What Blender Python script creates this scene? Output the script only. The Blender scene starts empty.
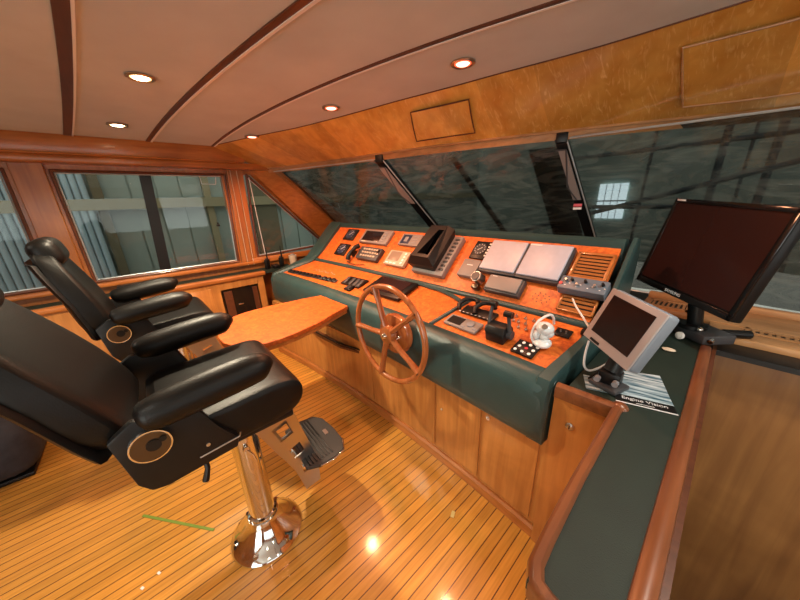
import bpy, bmesh, math, random
from mathutils import Vector, Matrix, Euler
random.seed(7)
PI=math.pi
SC=bpy.context.scene
COL=SC.collection
# ------------------------------------------------------------------ materials
MATS={}
def nmat(name):
    m=bpy.data.materials.new(name); m.use_nodes=True
    return m, m.node_tree.nodes, m.node_tree.links, m.node_tree.nodes['Principled BSDF']
def plain(name,col,rough=.5,metal=0,coat=0,spec=.5,emit=None,estr=0,noise=.0,nscale=30,bump=0,bscale=200):
    m,N,L,b=nmat(name)
    b.inputs['Base Color'].default_value=(*col,1)
    b.inputs['Roughness'].default_value=rough; b.inputs['Metallic'].default_value=metal
    b.inputs['Coat Weight'].default_value=coat; b.inputs['Specular IOR Level'].default_value=spec
    tc=N.new('ShaderNodeTexCoord')
    if emit: b.inputs['Emission Color'].default_value=(*emit,1); b.inputs['Emission Strength'].default_value=estr
    nz=N.new('ShaderNodeTexNoise'); nz.inputs['Scale'].default_value=nscale; nz.inputs['Detail'].default_value=4
    L.new(tc.outputs['Object'],nz.inputs['Vector'])
    r=N.new('ShaderNodeValToRGB'); k=noise
    r.color_ramp.elements[0].color=(*[c*(1-k) for c in col],1); r.color_ramp.elements[1].color=(*[min(1,c*(1+k)) for c in col],1)
    r.color_ramp.elements[0].position=.3; r.color_ramp.elements[1].position=.7
    L.new(nz.outputs['Fac'],r.inputs['Fac']); L.new(r.outputs['Color'],b.inputs['Base Color'])
    if bump:
        n2=N.new('ShaderNodeTexNoise'); n2.inputs['Scale'].default_value=bscale; n2.inputs['Detail'].default_value=3
        L.new(tc.outputs['Object'],n2.inputs['Vector'])
        bp=N.new('ShaderNodeBump'); bp.inputs['Strength'].default_value=bump; bp.inputs['Distance'].default_value=.004
        L.new(n2.outputs['Fac'],bp.inputs['Height']); L.new(bp.outputs['Normal'],b.inputs['Normal'])
    MATS[name]=m; return m
def wood(name,c0,c1,axis='x',scale=3,rough=.3,coat=.4,stretch=14,fig=0):
    m,N,L,b=nmat(name)
    tc=N.new('ShaderNodeTexCoord'); mp=N.new('ShaderNodeMapping')
    s={'x':(1,stretch,stretch),'y':(stretch,1,stretch),'z':(stretch,stretch,1)}[axis]
    mp.inputs['Scale'].default_value=s
    L.new(tc.outputs['Object'],mp.inputs['Vector'])
    nz=N.new('ShaderNodeTexNoise'); nz.inputs['Scale'].default_value=scale; nz.inputs['Detail'].default_value=6; nz.inputs['Distortion'].default_value=.6
    L.new(mp.outputs['Vector'],nz.inputs['Vector'])
    r=N.new('ShaderNodeValToRGB'); r.color_ramp.elements[0].position=.32; r.color_ramp.elements[1].position=.68
    r.color_ramp.elements[0].color=(*c0,1); r.color_ramp.elements[1].color=(*c1,1)
    L.new(nz.outputs['Fac'],r.inputs['Fac'])
    n2=N.new('ShaderNodeTexNoise'); n2.inputs['Scale'].default_value=1.7; n2.inputs['Detail'].default_value=3; n2.inputs['Distortion'].default_value=1.5
    L.new(tc.outputs['Object'],n2.inputs['Vector'])
    mx=N.new('ShaderNodeMix'); mx.data_type='RGBA'; mx.blend_type='MULTIPLY'; mx.inputs[0].default_value=.55
    r2=N.new('ShaderNodeValToRGB'); r2.color_ramp.elements[0].position=.35; r2.color_ramp.elements[1].position=.65
    r2.color_ramp.elements[0].color=(.55,.5,.45,1); r2.color_ramp.elements[1].color=(1,1,1,1)
    L.new(n2.outputs['Fac'],r2.inputs['Fac']); L.new(r.outputs['Color'],mx.inputs[6]); L.new(r2.outputs['Color'],mx.inputs[7])
    L.new(mx.outputs[2],b.inputs['Base Color'])
    b.inputs['Roughness'].default_value=rough; b.inputs['Coat Weight'].default_value=coat; b.inputs['Coat Roughness'].default_value=.12
    MATS[name]=m; return m
wood('cherry_y',(.40,.125,.026),(.55,.195,.044),'y')
wood('cherry_x',(.44,.145,.034),(.60,.22,.055),'x')
wood('cherry_z',(.50,.195,.048),(.68,.30,.08),'z',scale=2)
wood('brow',(.74,.32,.05),(.92,.47,.10),'z',scale=1.6,rough=.28,coat=.5,stretch=7)
wood('port_wood',(.34,.11,.027),(.47,.175,.045),'z',scale=2)
wood('rail',(.165,.052,.019),(.25,.084,.03),'y',rough=.32,coat=.5)
wood('stair',(.25,.105,.032),(.37,.168,.05),'z',scale=1.2,rough=.4,coat=.25)
wood('darkwood',(.10,.030,.012),(.15,.045,.018),'x',rough=.4,coat=.2)
wood('wheelwood',(.34,.095,.028),(.50,.155,.045),'z',rough=.25,coat=.6)
wood('ledge',(.45,.22,.09),(.60,.31,.13),'x',rough=.35,coat=.3)
def brow_mat():
    m=MATS['brow']; N=m.node_tree.nodes; L=m.node_tree.links; b=N['Principled BSDF']
    src=b.inputs['Base Color'].links[0].from_socket
    tc=N.new('ShaderNodeTexCoord'); sx=N.new('ShaderNodeSeparateXYZ'); L.new(tc.outputs['Object'],sx.inputs[0])
    d=N.new('ShaderNodeMath'); d.operation='DIVIDE'; d.inputs[1].default_value=.29; L.new(sx.outputs['X'],d.inputs[0])
    fl=N.new('ShaderNodeMath'); fl.operation='FLOOR'; L.new(d.outputs[0],fl.inputs[0])
    wn=N.new('ShaderNodeTexWhiteNoise'); wn.noise_dimensions='1D'; L.new(fl.outputs[0],wn.inputs['W'])
    k=N.new('ShaderNodeMath'); k.operation='MULTIPLY_ADD'; k.inputs[1].default_value=.45; k.inputs[2].default_value=.68; L.new(wn.outputs['Value'],k.inputs[0])
    # curly figure: short pale flames
    mp=N.new('ShaderNodeMapping'); mp.inputs['Scale'].default_value=(17,3,5); mp.inputs['Rotation'].default_value=(0,.35,0); L.new(tc.outputs['Object'],mp.inputs['Vector'])
    nz=N.new('ShaderNodeTexNoise'); nz.inputs['Scale'].default_value=2.4; nz.inputs['Detail'].default_value=5; nz.inputs['Distortion'].default_value=2.2; L.new(mp.outputs['Vector'],nz.inputs['Vector'])
    r=N.new('ShaderNodeValToRGB'); r.color_ramp.elements[0].position=.55; r.color_ramp.elements[0].color=(0,0,0,1); r.color_ramp.elements[1].position=.75; r.color_ramp.elements[1].color=(1,1,1,1); L.new(nz.outputs['Fac'],r.inputs['Fac'])
    v=N.new('ShaderNodeVectorMath'); v.operation='SCALE'; L.new(src,v.inputs[0]); L.new(k.outputs[0],v.inputs['Scale'])
    h=N.new('ShaderNodeMath'); h.operation='MULTIPLY'; h.inputs[1].default_value=.38; L.new(r.outputs['Color'],h.inputs[0])
    mx=N.new('ShaderNodeMix'); mx.data_type='RGBA'; L.new(h.outputs[0],mx.inputs[0]); L.new(v.outputs[0],mx.inputs[6]); mx.inputs[7].default_value=(.95,.66,.30,1)
    L.new(mx.outputs[2],b.inputs['Base Color'])
brow_mat()
# burl veneer
def burl(name,c0,c1,c2):
    m,N,L,b=nmat(name)
    tc=N.new('ShaderNodeTexCoord')
    nz=N.new('ShaderNodeTexNoise'); nz.inputs['Scale'].default_value=28; nz.inputs['Detail'].default_value=7; nz.inputs['Distortion'].default_value=1.2
    L.new(tc.outputs['Object'],nz.inputs['Vector'])
    r=N.new('ShaderNodeValToRGB'); r.color_ramp.elements[0].position=.3; r.color_ramp.elements[1].position=.7
    r.color_ramp.elements[0].color=(*c0,1); r.color_ramp.elements[1].color=(*c2,1)
    e=r.color_ramp.elements.new(.5); e.color=(*c1,1)
    L.new(nz.outputs['Fac'],r.inputs['Fac']); L.new(r.outputs['Color'],b.inputs['Base Color'])
    b.inputs['Roughness'].default_value=.5; b.inputs['Coat Weight'].default_value=.15; b.inputs['Coat Roughness'].default_value=.3
    MATS[name]=m
burl('burl',(.42,.075,.008),(.62,.13,.014),(.75,.195,.026))
burl('table_burl',(.40,.072,.008),(.55,.112,.012),(.66,.158,.02))
# floor planks: strips along y, thin dark caulk lines
def floor_mat():
    m,N,L,b=nmat('floor_strips')
    tc=N.new('ShaderNodeTexCoord'); sx=N.new('ShaderNodeSeparateXYZ'); L.new(tc.outputs['Object'],sx.inputs[0])
    def M(op,a,bv=None):
        n=N.new('ShaderNodeMath'); n.operation=op
        if isinstance(a,(int,float)): n.inputs[0].default_value=a
        else: L.new(a,n.inputs[0])
        if bv is not None:
            if isinstance(bv,(int,float)): n.inputs[1].default_value=bv
            else: L.new(bv,n.inputs[1])
        return n.outputs[0]
    q=M('DIVIDE',sx.outputs['X'],.0475); fl=M('FLOOR',q); fr=M('FRACT',q)
    line=M('LESS_THAN',fr,.10)
    mp=N.new('ShaderNodeMapping'); mp.inputs['Scale'].default_value=(30,1.5,30); L.new(tc.outputs['Object'],mp.inputs['Vector'])
    nz=N.new('ShaderNodeTexNoise'); nz.inputs['Scale'].default_value=3; nz.inputs['Detail'].default_value=5; L.new(mp.outputs['Vector'],nz.inputs['Vector'])
    r=N.new('ShaderNodeValToRGB'); r.color_ramp.elements[0].position=.3; r.color_ramp.elements[1].position=.7
    r.color_ramp.elements[0].color=(.54,.235,.036,1); r.color_ramp.elements[1].color=(.70,.33,.058,1)
    L.new(nz.outputs['Fac'],r.inputs['Fac'])
    wn=N.new('ShaderNodeTexWhiteNoise'); wn.noise_dimensions='1D'; L.new(fl,wn.inputs['W'])
    k=M('MULTIPLY_ADD',wn.outputs['Value'],.22); 
    k.node.inputs[2].default_value=.84
    v=N.new('ShaderNodeVectorMath'); v.operation='SCALE'; L.new(r.outputs['Color'],v.inputs[0]); L.new(k,v.inputs['Scale'])
    mx=N.new('ShaderNodeMix'); mx.data_type='RGBA'; L.new(line,mx.inputs[0]); L.new(v.outputs[0],mx.inputs[6]); mx.inputs[7].default_value=(.13,.045,.014,1)
    L.new(mx.outputs[2],b.inputs['Base Color']); b.inputs['Roughness'].default_value=.3; b.inputs['Coat Weight'].default_value=.45; b.inputs['Coat Roughness'].default_value=.1
    MATS['floor']=m
floor_mat()
plain('headliner',(.62,.66,.66),.85,noise=.06,nscale=4,bump=.15,bscale=300)
plain('white_piping',(.92,.90,.86),.6)
plain('green_pad',(.028,.066,.066),.38,noise=.12,nscale=8,bump=.25,bscale=260,spec=.5)
plain('green_vinyl',(.008,.019,.013),.62,noise=.12,nscale=12,bump=.2,bscale=350)
plain('leather',(.003,.0028,.0026),.42,noise=.2,nscale=8,bump=.2,bscale=220,spec=.34)
plain('black',(.006,.006,.0065),.4,spec=.35)
plain('black_gloss',(.008,.006,.006),.12,spec=.6)
plain('dark_grey',(.05,.05,.055),.45)
plain('chrome',(.78,.76,.74),.08,metal=1)
plain('steel',(.55,.54,.53),.28,metal=1)
plain('bronze',(.13,.105,.08),.3,metal=1)
plain('screen',(.018,.010,.010),.16,spec=.5)
plain('screen_red',(.030,.009,.007),.2,spec=.4)
plain('grey_plastic',(.25,.25,.27),.45)
plain('cover_grey',(.46,.48,.58),.42,noise=.05)
plain('dim_grey',(.24,.215,.205),.5)
plain('beige_plastic',(.50,.40,.30),.5)
plain('silver_bezel',(.40,.36,.36),.35)
plain('blue_grey',(.19,.23,.28),.4)
plain('box_blue',(.13,.16,.20),.45)
plain('lcd',(.28,.20,.15),.3)
plain('navy',(.02,.03,.07),.3)
plain('white',(.8,.8,.8),.4)
plain('cream',(.6,.5,.38),.6)
plain('red',(.6,.03,.05),.4)
plain('yellow_green',(.17,.26,.03),.6)
plain('rubber',(.018,.017,.016),.55,bump=.2)
plain('settee',(.03,.03,.04),.8,noise=.2,nscale=25)
plain('plastic_wrap',(.72,.76,.78),.22,noise=.2,nscale=30,spec=.7)
plain('lamp_warm',(1,.9,.7),.5,emit=(1,.80,.50),estr=22)
plain('lamp_red',(1,.6,.5),.5,emit=(1,.40,.28),estr=3.4)
plain('glow_red',(.8,.2,.1),.5,emit=(1,.10,.04),estr=1.6)
plain('glow_warm',(.9,.7,.4),.5,emit=(1,.62,.25),estr=2.2)
plain('lamp_ring',(.6,.5,.4),.3,metal=1)
plain('tan_beam',(.36,.31,.18),.8)
plain('olive_post',(.17,.15,.09),.8)
plain('pale_sheet',(.36,.43,.38),.6,noise=.12,nscale=1.5)
plain('blue_sheet',(.42,.55,.60),.5,noise=.1,nscale=3)
plain('pole',(.035,.05,.07),.6)
plain('aluminium',(.6,.68,.72),.35,metal=.6)
plain('leaf',(.65,.5,.2),.7)
plain('hangar_floor',(.2,.22,.22),.8)
plain('hangar_lit_window',(.8,.9,.9),.5,emit=(.75,.92,1.0),estr=2.6)
def sheet(): # striped blue-white picture on the leaflet
    m,N,L,b=nmat('leaflet'); tc=N.new('ShaderNodeTexCoord'); mp=N.new('ShaderNodeMapping'); mp.inputs['Scale'].default_value=(3,26,1); mp.inputs['Rotation'].default_value=(0,0,.12)
    L.new(tc.outputs['Object'],mp.inputs['Vector']); nz=N.new('ShaderNodeTexNoise'); nz.inputs['Scale'].default_value=2.2; nz.inputs['Detail'].default_value=3
    L.new(mp.outputs['Vector'],nz.inputs['Vector']); r=N.new('ShaderNodeValToRGB'); r.color_ramp.elements[0].position=.38; r.color_ramp.elements[1].position=.62
    r.color_ramp.elements[0].color=(.05,.12,.17,1); r.color_ramp.elements[1].color=(.55,.66,.72,1)
    L.new(nz.outputs['Fac'],r.inputs['Fac']); L.new(r.outputs['Color'],b.inputs['Base Color']); b.inputs['Roughness'].default_value=.2
    MATS['leaflet']=m
sheet()
def glass():
    m,N,L,b=nmat('window_glass'); out=N['Material Output']
    t=N.new('ShaderNodeBsdfTransparent'); t.inputs[0].default_value=(.90,.92,.90,1)
    g=N.new('ShaderNodeBsdfGlossy'); g.inputs['Roughness'].default_value=.02
    f=N.new('ShaderNodeFresnel'); ge=N.new('ShaderNodeNewGeometry'); mr=N.new('ShaderNodeMapRange')
    mr.inputs['To Min'].default_value=1.4; mr.inputs['To Max'].default_value=1/1.4; L.new(ge.outputs['Backfacing'],mr.inputs['Value']); L.new(mr.outputs[0],f.inputs['IOR'])
    mx=N.new('ShaderNodeMixShader'); L.new(f.outputs[0],mx.inputs[0]); L.new(t.outputs[0],mx.inputs[1]); L.new(g.outputs[0],mx.inputs[2]); L.new(mx.outputs[0],out.inputs['Surface'])
    N.remove(b); MATS['glass']=m
glass()
def cover(): # woven dark sun-cover laid over the windscreen: partly see-through
    m,N,L,b=nmat('mesh_cover'); out=N['Material Output']
    tc=N.new('ShaderNodeTexCoord')
    nz=N.new('ShaderNodeTexNoise'); nz.inputs['Scale'].default_value=3.0; nz.inputs['Detail'].default_value=9; nz.inputs['Distortion'].default_value=3.0
    mp=N.new('ShaderNodeMapping'); mp.inputs['Scale'].default_value=(.7,1.2,2.8); mp.inputs['Rotation'].default_value=(0,.25,.2)
    L.new(tc.outputs['Object'],mp.inputs['Vector']); L.new(mp.outputs['Vector'],nz.inputs['Vector'])
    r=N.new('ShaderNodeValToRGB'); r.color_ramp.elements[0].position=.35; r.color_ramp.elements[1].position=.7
    r.color_ramp.elements[0].color=(.012,.013,.012,1); r.color_ramp.elements[1].color=(.16,.145,.125,1)  # wrinkle highlights painted into the fabric colour
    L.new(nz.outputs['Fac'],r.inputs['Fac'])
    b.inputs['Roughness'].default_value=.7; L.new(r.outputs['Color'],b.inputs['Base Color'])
    tl=N.new('ShaderNodeBsdfTranslucent'); L.new(r.outputs['Color'],tl.inputs[0])
    m1=N.new('ShaderNodeMixShader'); m1.inputs[0].default_value=.5; L.new(b.outputs[0],m1.inputs[1]); L.new(tl.outputs[0],m1.inputs[2])
    t=N.new('ShaderNodeBsdfTransparent')
    m2=N.new('ShaderNodeMixShader'); m2.inputs[0].default_value=.20; L.new(m1.outputs[0],m2.inputs[1]); L.new(t.outputs[0],m2.inputs[2])
    bp=N.new('ShaderNodeBump'); bp.inputs['Strength'].default_value=.5; L.new(nz.outputs['Fac'],bp.inputs['Height']); L.new(bp.outputs['Normal'],b.inputs['Normal'])
    L.new(m2.outputs[0],out.inputs['Surface']); MATS['cover']=m
cover()
# ------------------------------------------------------------------ mesh builder
def T(loc=(0,0,0),rot=(0,0,0)): return Matrix.Translation(loc)@Euler(rot).to_matrix().to_4x4()
def axis_mat(p,zdir,xhint=None):
    z=Vector(zdir).normalized(); xh=Vector(xhint) if xhint else (Vector((1,0,0)) if abs(z.x)<.9 else Vector((0,1,0)))
    x=(xh-z*xh.dot(z)).normalized(); y=z.cross(x)
    m=Matrix((x,y,z)).transposed().to_4x4(); m.translation=Vector(p); return m
class MB:
    def __init__(s): s.bm=bmesh.new()
    def _merge(s,t,M=None):
        if M is not None: bmesh.ops.transform(t,matrix=M,verts=t.verts)
        me=bpy.data.meshes.new('tmp'); t.to_mesh(me); t.free(); s.bm.from_mesh(me); bpy.data.meshes.remove(me); return s
    def box(s,c,d,rot=(0,0,0),bev=0,seg=2,M=None):
        t=bmesh.new(); bmesh.ops.create_cube(t,size=1); bmesh.ops.scale(t,vec=d,verts=t.verts)
        if bev: bmesh.ops.bevel(t,geom=t.edges[:],offset=min(bev,min(d)*.49),segments=seg,profile=.5,affect='EDGES')
        X=T(c,rot); 
        if M is not None: X=M@X
        return s._merge(t,X)
    def span(s,a,b,bev=0,seg=2):
        c=[(a[i]+b[i])/2 for i in range(3)]; d=[abs(a[i]-b[i]) for i in range(3)]
        return s.box(c,d,bev=bev,seg=seg)
    def cyl(s,p0,p1,r0,r1=None,n=20,caps=True):
        r1=r0 if r1 is None else r1; p0=Vector(p0); p1=Vector(p1); t=bmesh.new()
        bmesh.ops.create_cone(t,cap_ends=caps,segments=n,radius1=r0,radius2=r1,depth=(p1-p0).length)
        return s._merge(t,axis_mat((p0+p1)/2,p1-p0))
    def sph(s,c,r,n=16,sc=(1,1,1),rot=(0,0,0)):
        t=bmesh.new(); bmesh.ops.create_uvsphere(t,u_segments=n,v_segments=max(6,n//2),radius=r)
        return s._merge(t,T(c,rot)@Matrix.Diagonal((*sc,1)))
    def lathe(s,prof,n=32,M=None):
        t=bmesh.new(); rings=[]
        for r,z in prof: rings.append([t.verts.new((r*math.cos(2*PI*i/n),r*math.sin(2*PI*i/n),z)) for i in range(n)])
        for a,b in zip(rings,rings[1:]):
            for i in range(n): t.faces.new((a[i],a[(i+1)%n],b[(i+1)%n],b[i]))
        t.faces.new(rings[0][::-1]); t.faces.new(rings[-1])
        return s._merge(t,M)
    def tube(s,pts,r,n=10,closed=False,flat=1):
        P=[Vector(p) for p in pts]; t=bmesh.new(); rings=[]; N=len(P); up=None
        for i,p in enumerate(P):
            a=P[(i-1)%N] if (closed or i>0) else P[i]; b=P[(i+1)%N] if (closed or i<N-1) else P[i]
            d=(b-a).normalized()
            if up is None: up=Vector((0,0,1)) if abs(d.z)<.9 else Vector((1,0,0))
            x=d.cross(up).normalized(); y=x.cross(d).normalized(); up=y
            rr=r[i] if isinstance(r,(list,tuple)) else r
            rings.append([t.verts.new(p+x*rr*math.cos(2*PI*k/n)+y*rr*flat*math.sin(2*PI*k/n)) for k in range(n)])
        for i in range(N if closed else N-1):
            a=rings[i]; b=rings[(i+1)%N]
            for k in range(n): t.faces.new((a[k],a[(k+1)%n],b[(k+1)%n],b[k]))
        if not closed: t.faces.new(rings[0][::-1]); t.faces.new(rings[-1])
        return s._merge(t)
    def prism(s,poly,z0,z1,M=None,bev=0):
        t=bmesh.new(); a=[t.verts.new((x,y,z0)) for x,y in poly]; b=[t.verts.new((x,y,z1)) for x,y in poly]; n=len(poly)
        t.faces.new(a[::-1]); t.faces.new(b)
        for i in range(n): t.faces.new((a[i],a[(i+1)%n],b[(i+1)%n],b[i]))
        if bev: bmesh.ops.bevel(t,geom=t.edges[:],offset=bev,segments=2,profile=.5,affect='EDGES')
        return s._merge(t,M)
    def loft(s,secs,closed=True,caps=True):
        t=bmesh.new(); R=[[t.verts.new(p) for p in q] for q in secs]; n=len(secs[0])
        for a,b in zip(R,R[1:]):
            for i in range(n if closed else n-1): t.faces.new((a[i],a[(i+1)%n],b[(i+1)%n],b[i]))
        if closed and caps: t.faces.new(R[0][::-1]); t.faces.new(R[-1])
        return s._merge(t)
    def hexa(s,c): # 8 corners: bottom 4 then top 4
        t=bmesh.new(); v=[t.verts.new(p) for p in c]
        for f in ((3,2,1,0),(4,5,6,7),(0,1,5,4),(1,2,6,5),(2,3,7,6),(3,0,4,7)): t.faces.new([v[i] for i in f])
        return s._merge(t)
    def build(s,name,mat,parent=None,smooth=True,bev=0,base=None,recalc=True,subd=0):
        if recalc: bmesh.ops.recalc_face_normals(s.bm,faces=s.bm.faces)
        me=bpy.data.meshes.new(name); s.bm.to_mesh(me); s.bm.free()
        o=bpy.data.objects.new(name,me); COL.objects.link(o)
        me.materials.append(MATS[mat])
        if smooth:
            for p in me.polygons: p.use_smooth=True
            try: me.set_sharp_from_angle(angle=math.radians(38))
            except Exception: pass
        if bev:
            b=o.modifiers.new('bevel','BEVEL'); b.width=bev; b.segments=2; b.limit_method='ANGLE'
        if subd:
            b=o.modifiers.new('sub','SUBSURF'); b.levels=subd; b.render_levels=subd
        if parent is not None:
            o.parent=parent
            if base is None: base=False
            if base: o.matrix_parent_inverse=root_of(parent).inverted()
        return o
def root_of(o):
    m=o.matrix_basis.copy()
    return m if o.parent is None else (root_of(o.parent)@o.matrix_parent_inverse@m)
def tag(o,label=None,cat=None,group=None,kind=None):
    if label: o['label']=label
    if cat: o['category']=cat
    if group: o['group']=group
    if kind: o['kind']=kind
    return o
def thing(name,label,cat,loc=(0,0,0),rot=None,M=None,group=None):
    o=bpy.data.objects.new(name,None); COL.objects.link(o); o.empty_display_size=.1
    if M is not None: o.matrix_basis=M
    else:
        o.location=loc
        if rot: o.rotation_euler=rot
    return tag(o,label,cat,group)
def wpart(mb,name,mat,parent,**k): return mb.build(name,mat,parent,base=True,**k)  # mesh given in world coordinates
def struct(mb,name,mat,**k): return tag(mb.build(name,mat,**k),kind='structure')
def text(s,size,M,name,mat,parent,depth=.0004,align='CENTER'):
    c=bpy.data.curves.new('txt','FONT'); c.body=s; c.size=size; c.extrude=depth; c.align_x=align; c.align_y='CENTER'
    t=bpy.data.objects.new('txt',c); COL.objects.link(t)
    bpy.context.view_layer.update()
    me=bpy.data.meshes.new_from_object(t.evaluated_get(bpy.context.evaluated_depsgraph_get()))
    bpy.data.objects.remove(t)
    me.transform(M); o=bpy.data.objects.new(name,me); COL.objects.link(o); me.materials.clear(); me.materials.append(MATS[mat]); o.parent=parent
    return o
def smooth(pts,n=6):
    P=[Vector(p) for p in pts]; P=[P[0]*2-P[1]]+P+[P[-1]*2-P[-2]]; o=[]
    for i in range(1,len(P)-2):
        for k in range(n):
            t=k/n; a,b,c,d=P[i-1],P[i],P[i+1],P[i+2]
            o.append(tuple(.5*((2*b)+(c-a)*t+(2*a-5*b+4*c-d)*t*t+(3*b-a-3*c+d)*t**3)))
    o.append(tuple(P[-2])); return o
def lerp(a,b,t): return a+(b-a)*t
def interp(x,xs,ys):
    if x<=xs[0]: return ys[0]
    for i in range(len(xs)-1):
        if x<=xs[i+1]: return lerp(ys[i],ys[i+1],(x-xs[i])/(xs[i+1]-xs[i]))
    return ys[-1]
# ------------------------------------------------------------------ camera
f=290.
F=Vector((347,112,-f)).normalized(); U=-Vector((29,-840,-f)).normalized()
F=(F-U*F.dot(U)).normalized(); R=F.cross(U)
cam=bpy.data.cameras.new('camera'); co=bpy.data.objects.new('camera',cam); COL.objects.link(co)
co.matrix_world=Matrix.Translation((0,0,1.6))@Matrix((R,F,U)).to_4x4()
cam.lens=36*f/800; cam.sensor_width=36; cam.clip_start=.02; cam.clip_end=100
SC.camera=co
# ------------------------------------------------------------------ room shell
def zc(x): return 2.24-.0095*x*x
struct(MB().span((-3.62,-3.0,-.06),(-.13,1.5,0)).span((-.13,-3.0,-.06),(3.4,.36,0)),'floor','floor',smooth=False)
# ceiling: front edge curve (x,y) and brow foot (x,y,z)
FE=[(-3.42,.70),(-2.965,.935),(-2.507,1.188),(-2.04,1.364),(-1.634,1.489),(-1.309,1.598),(-1.028,1.673),(-.796,1.743),(-.594,1.791),(-.42,1.819),(-.27,1.832),(-.144,1.848),(-.034,1.855),(.6,1.86),(1.4,1.78),(2.3,1.5),(3.4,.8)]
BF=[(-3.50,1.17,1.965),(-3.13,1.355,1.965),(-2.65,1.50,1.965),(-2.2,1.615,1.965),(-1.78,1.715,1.963),(-1.4,1.83,1.962),(-1.08,1.945,1.96),(-.82,2.055,1.96),(-.6,2.15,1.96),(-.42,2.225,1.958),(-.25,2.295,1.955),(-.12,2.35,1.95),(0,2.395,1.947),(.7,2.47,1.94),(1.5,2.40,1.94),(2.4,2.05,1.94),(3.5,1.3,1.94)]
ce=MB()
secs=[]
xs=[-3.62]+[p[0] for p in FE[1:-1]]+[3.5]
for x in xs:
    y=interp(x,[p[0] for p in FE],[p[1] for p in FE]); z=zc(x)
    secs.append([(x,-3,z),(x,y+.005,z),(x,y+.03,z+.05),(x,-3,z+.05)])
ce.loft(secs)
struct(ce,'ceiling','headliner')
def strip(curve,w0,mat,name,z=-.006,side=0):
    m=MB(); S=[]
    P=[Vector((a,b,0)) for a,b in curve]
    for i,p in enumerate(P):
        d=(P[min(i+1,len(P)-1)]-P[max(i-1,0)]).normalized(); n=Vector((-d.y,d.x,0))
        a=p+n*(side); b=p+n*(side+w0)
        za=zc(p.x)+z
        S.append([(a.x,a.y,za),(b.x,b.y,za),(b.x,b.y,za+.012),(a.x,a.y,za+.012)])
    m.loft(S); return struct(m,name,mat,smooth=False)
def quad3(p,xs):
    (a,ya),(b,yb),(c,yc)=p
    return [(x, ya*(x-b)*(x-c)/((a-b)*(a-c))+yb*(x-a)*(x-c)/((b-a)*(b-c))+yc*(x-a)*(x-b)/((c-a)*(c-b))) for x in xs]
XQ=[-3.4+.15*k for k in range(21)]
def ext(c,slope):
    x,y=c[-1]; return c+[(x+.9,y+slope*.9),(x+2,y+slope*.9),(3.4,y)]
S1=ext(quad3(((-3.36,-.218),(-2.04,-.069),(-1.56,-.025)),XQ),.03)
S2=ext(quad3(((-3.29,.252),(-1.77,.455),(-1.12,.573)),XQ),.1)
S3=ext(quad3(((-3.16,.725),(-1.58,.975),(-.57,1.28)),XQ),.15)
for i,(c,w,pw) in enumerate(((S1,.042,.007),(S2,.030,.011),(S3,.020,.009))):
    strip(c,w,'darkwood','trim_%d'%(2*i+1))
    strip(c,pw*1.25,'white_piping','trim_%d'%(2*i+2),z=-.008,side=w+.0005)
# brow: curved veneered band between ceiling and windscreen
br=MB(); S=[]
def brow_pt(i,t,off=0):
    a=Vector((FE[i][0],FE[i][1],zc(FE[i][0]))); b=Vector(BF[i]); p=a.lerp(b,t)
    return p+Vector((0,-off*.7,-off*.7))
def brow_at(x,t,off=0):
    # continuous position by foot x
    xb=[b[0] for b in BF]
    for i in range(len(BF)-1):
        if x<=xb[i+1] or i==len(BF)-2:
            k=(x-xb[i])/(xb[i+1]-xb[i]); return brow_pt(i,t,off).lerp(brow_pt(i+1,t,off),k)
for i in range(len(FE)):
    a=brow_pt(i,0); b=brow_pt(i,1)
    S.append([tuple(a),tuple(brow_pt(i,.5,.012)),tuple(b),(b.x,b.y+.05,b.z+.02),(a.x,a.y+.08,a.z+.04)])
br.loft(S); struct(br,'wall_forward','brow')
# dark bead at the top, light bead at the foot
for off,t,r,mt,nm in ((0,.0,.005,'darkwood','trim_7'),(.0,1.0,.009,'ledge','trim_8')):
    struct(MB().tube([tuple(brow_at(x,t)) for x in [-3.45+i*.15 for i in range(46)]],r,n=8),nm,mt)
# hatches in the brow
def hatch(x0,x1,t0,t1,label,recess,fm,pm):
    c=brow_at((x0+x1)/2,(t0+t1)/2); th=thing('access_hatch',label,'hatch',loc=tuple(c))
    p=MB(); n=8
    S=[]
    for k in range(n+1):
        x=lerp(x0,x1,k/n); a=brow_at(x,t0,.022); b=brow_at(x,t1,.022); a2=brow_at(x,t0,.014); b2=brow_at(x,t1,.014)
        m1=brow_at(x,(t0+t1)/2,.029); m2=brow_at(x,(t0+t1)/2,.020)
        S.append([tuple(a),tuple(m1),tuple(b),tuple(b2),tuple(m2),tuple(a2)])
    p.loft(S); wpart(p,'hatch_panel',pm,th)
    ring=[brow_at(lerp(x0,x1,k/n),t0,.024) for k in range(n+1)]+[brow_at(x1,lerp(t0,t1,k/4),.024+.006*math.sin(PI*k/4)) for k in range(1,4)]+[brow_at(lerp(x1,x0,k/n),t1,.024) for k in range(n+1)]+[brow_at(x0,lerp(t1,t0,k/4),.024+.006*math.sin(PI*k/4)) for k in range(1,4)]
    wpart(MB().tube([tuple(q) for q in ring],.0045,n=6,closed=True),'edge_bead',fm,th)
hatch(-1.70,-1.28,.22,.80,'small flush access hatch in the veneered brow above the left windscreen panes',1,'darkwood','brow')
hatch(-.30,.75,.20,.82,'large rectangular hatch with pale edge bead in the brow at the right, above the monitor',1,'ledge','brow')
# port header
hd=MB()
hd.span((-3.40,-3.0,2.0),(-3.66,.98,2.135),bev=.006).span((-3.43,-3.0,1.945),(-3.66,1.22,2.0),bev=.008)
hd.tube([(-3.40,-3,2.003),(-3.40,.9,2.003)],.008,n=8)
struct(hd,'trim_9','cherry_y')
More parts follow.
